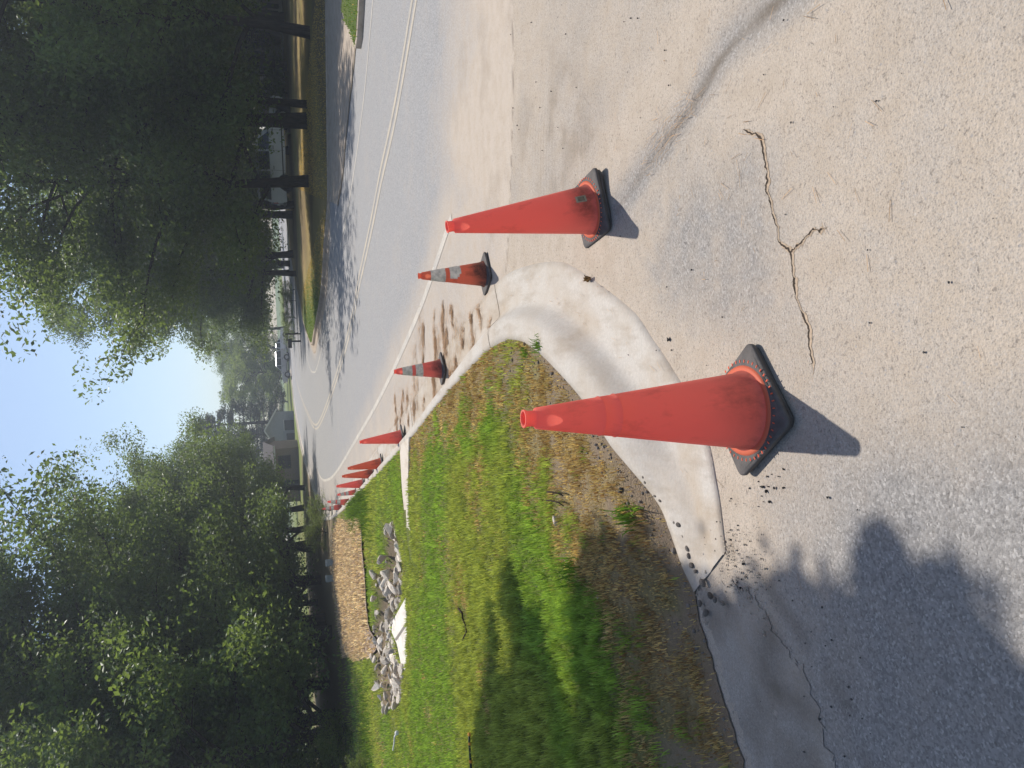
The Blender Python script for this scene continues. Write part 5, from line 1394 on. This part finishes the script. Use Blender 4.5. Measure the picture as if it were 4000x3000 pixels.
# ------------------------------------------------------------------ small things on the lawn
def stick(name, pts_px, rad, z, label, cat='twig', mat='twig', dz=.012):
    P = [G(a, b, .14) for a, b in pts_px]
    P = [(q[0], q[1], lz(q[0], q[1]) + z + dz * math.sin(i * 1.7)) for i, q in enumerate(P)]
    bm = bmesh.new(); n = len(P)
    bm_tube(bm, P, [rad * (1 - .5 * i / n) for i in range(n)], 6)
    return tag(bm_obj(name, bm, M[mat], None, True), label, cat)
e6 = lambda P: [(1500 + .663 * a, 1900 + .663 * b) for a, b in P]
stick('fallen_twig', e6([(485, 712), (515, 740), (505, 770), (520, 820), (535, 850), (520, 880), (500, 900)]), .010, .05, 'crooked bare twig lying on the middle of the green lawn')
stick('curved_stem', e6([(1035, 25), (1075, 25), (1100, 35), (1115, 50)]), .006, .06, 'dark curved dead stem on the bare soil, nearer the road', dz=.02)
stick('curved_stem', e6([(1030, 75), (1070, 75), (1100, 90), (1115, 110)]), .006, .06, 'dark curved dead stem on the bare soil, nearer the grass hollow', dz=.02)
st = e6([(548, 1445), (550, 1500), (555, 1580), (562, 1700)])
P = [G(a, b, .14) for a, b in st]; P = [Vector((q[0], q[1], lz(q[0], q[1]) + .055)) for q in P]
mk = empty('marker_stake', P[0], (0, 0, 0), 'thin black and orange marker stake lying on the lawn at the left edge', 'stake')
bm = bmesh.new(); bm_tube(bm, [q - P[0] for q in P], .011, 8); bm_obj('rod', bm, M['stakeblk'], mk, True)
for t0, t1 in ((0, .06), (.22, .27), (.62, .68), (.9, .96)):
    d = P[-1] - P[0]; bm = bmesh.new(); bm_tube(bm, [d * t0 + Vector((0, 0, .001)), d * t1 + Vector((0, 0, .001))], .0165, 8); bm_obj('orange_band', bm, M['stakeor'], mk, True)
hp_ = e6([(125, 1443), (112, 1465), (108, 1500), (98, 1545)])
P = [G(a, b, .14) for a, b in hp_]; P = [Vector((q[0], q[1], lz(q[0], q[1]) + .09)) for q in P]
pr = empty('bent_white_wire', P[0], (0, 0, 0), 'short bent white wire with a white knob, in the grass left of the rock ditch', 'wire')
bm = bmesh.new(); bm_tube(bm, [q - P[0] for q in P], .012, 8); bm_obj('stem', bm, M['whiteplastic'], pr, True)
bm = bmesh.new(); bmesh.ops.create_uvsphere(bm, u_segments=12, v_segments=8, radius=.035); bm_obj('knob', bm, M['whiteplastic'], pr, True)
for (a, b, s, lb) in [(2195, 2040, .05, 'pale flat stone at the rim of the bare hollow in the lawn'), (2273, 2244, .022, 'small pale stone among tall weeds near the kerb'), (2358, 2335, .025, 'pale stone at the edge of the lawn shadow')]:
    q = G(a, b, .14); o = link('pale_stone', RM[2]); tag(o, lb, 'stone'); o.location = (q[0], q[1], lz(q[0], q[1]) + s * .5); o.scale = (s, s * .6, s * .7); o.rotation_euler = (.3, .2, 1.2 + a)
# weeds with broad blades
for k, (a, b, sc_, lb) in enumerate([(2260, 2230, 1.0, 'leafy green weed near the pale stone in the dry grass'), (2450, 2020, .9, 'leafy green weed in the bare soil beside the kerb'), (2110, 1350, .6, 'grass tuft growing over the kerb corner'), (2060, 1380, .6, 'second grass tuft just behind the kerb corner')]):
    q = G(a, b, .14); r2 = np.random.default_rng(60 + k); n = 60
    XY = q[:2] + r2.normal(0, .045 * sc_, (n, 2))
    o = link('weed', blades('weed', XY, lawn_z(XY[:, 0], XY[:, 1]), r2.uniform(.06, .15, n) * sc_, np.full(n, .009 * sc_), np.array([.10, .19, .03]) * r2.uniform(.7, 1.4, (n, 1)), M['weed'], .8, k)); tag(o, lb, 'weed')
q = G(2300, 1088, .02)
XY = q[:2] + rng.normal(0, .012, (14, 2))
tag(link('dry_leaf', blades('dry_leaf', XY, np.full(14, .025), rng.uniform(.02, .04, 14), np.full(14, .016), np.array([.12, .075, .045]) * rng.uniform(.6, 1.4, (14, 1)), M['straw'], 1.0, 4)), 'curled dry brown leaf on the pale gutter of the kerb corner', 'leaf')
q = G(3935, 2460, 0)
stick('curled_leaf', [(3918, 2440), (3935, 2447), (3948, 2470), (3938, 2492)], .008, 0, 'curled brown leaf lying on the asphalt at the bottom of the picture', 'leaf')

# ------------------------------------------------------------------ added volume imitating lens glare: haze
hm = NT('glare_air')
vol = hm.n('VolumePrincipled'); vol.inputs['Density'].default_value = .0017; vol.inputs['Anisotropy'].default_value = .35
vol.inputs['Color'].default_value = (.80, .88, 1.0, 1)
hm.t.links.new(vol.outputs[0], hm.out.inputs['Volume'])
bm = bmesh.new(); bm_box(bm, (0, 130, 11.6), (420, 420, 26))
tag(bm_obj('veil', bm, hm.m), 'added thin bluish glare haze filling the air', 'veil', kind='stuff')
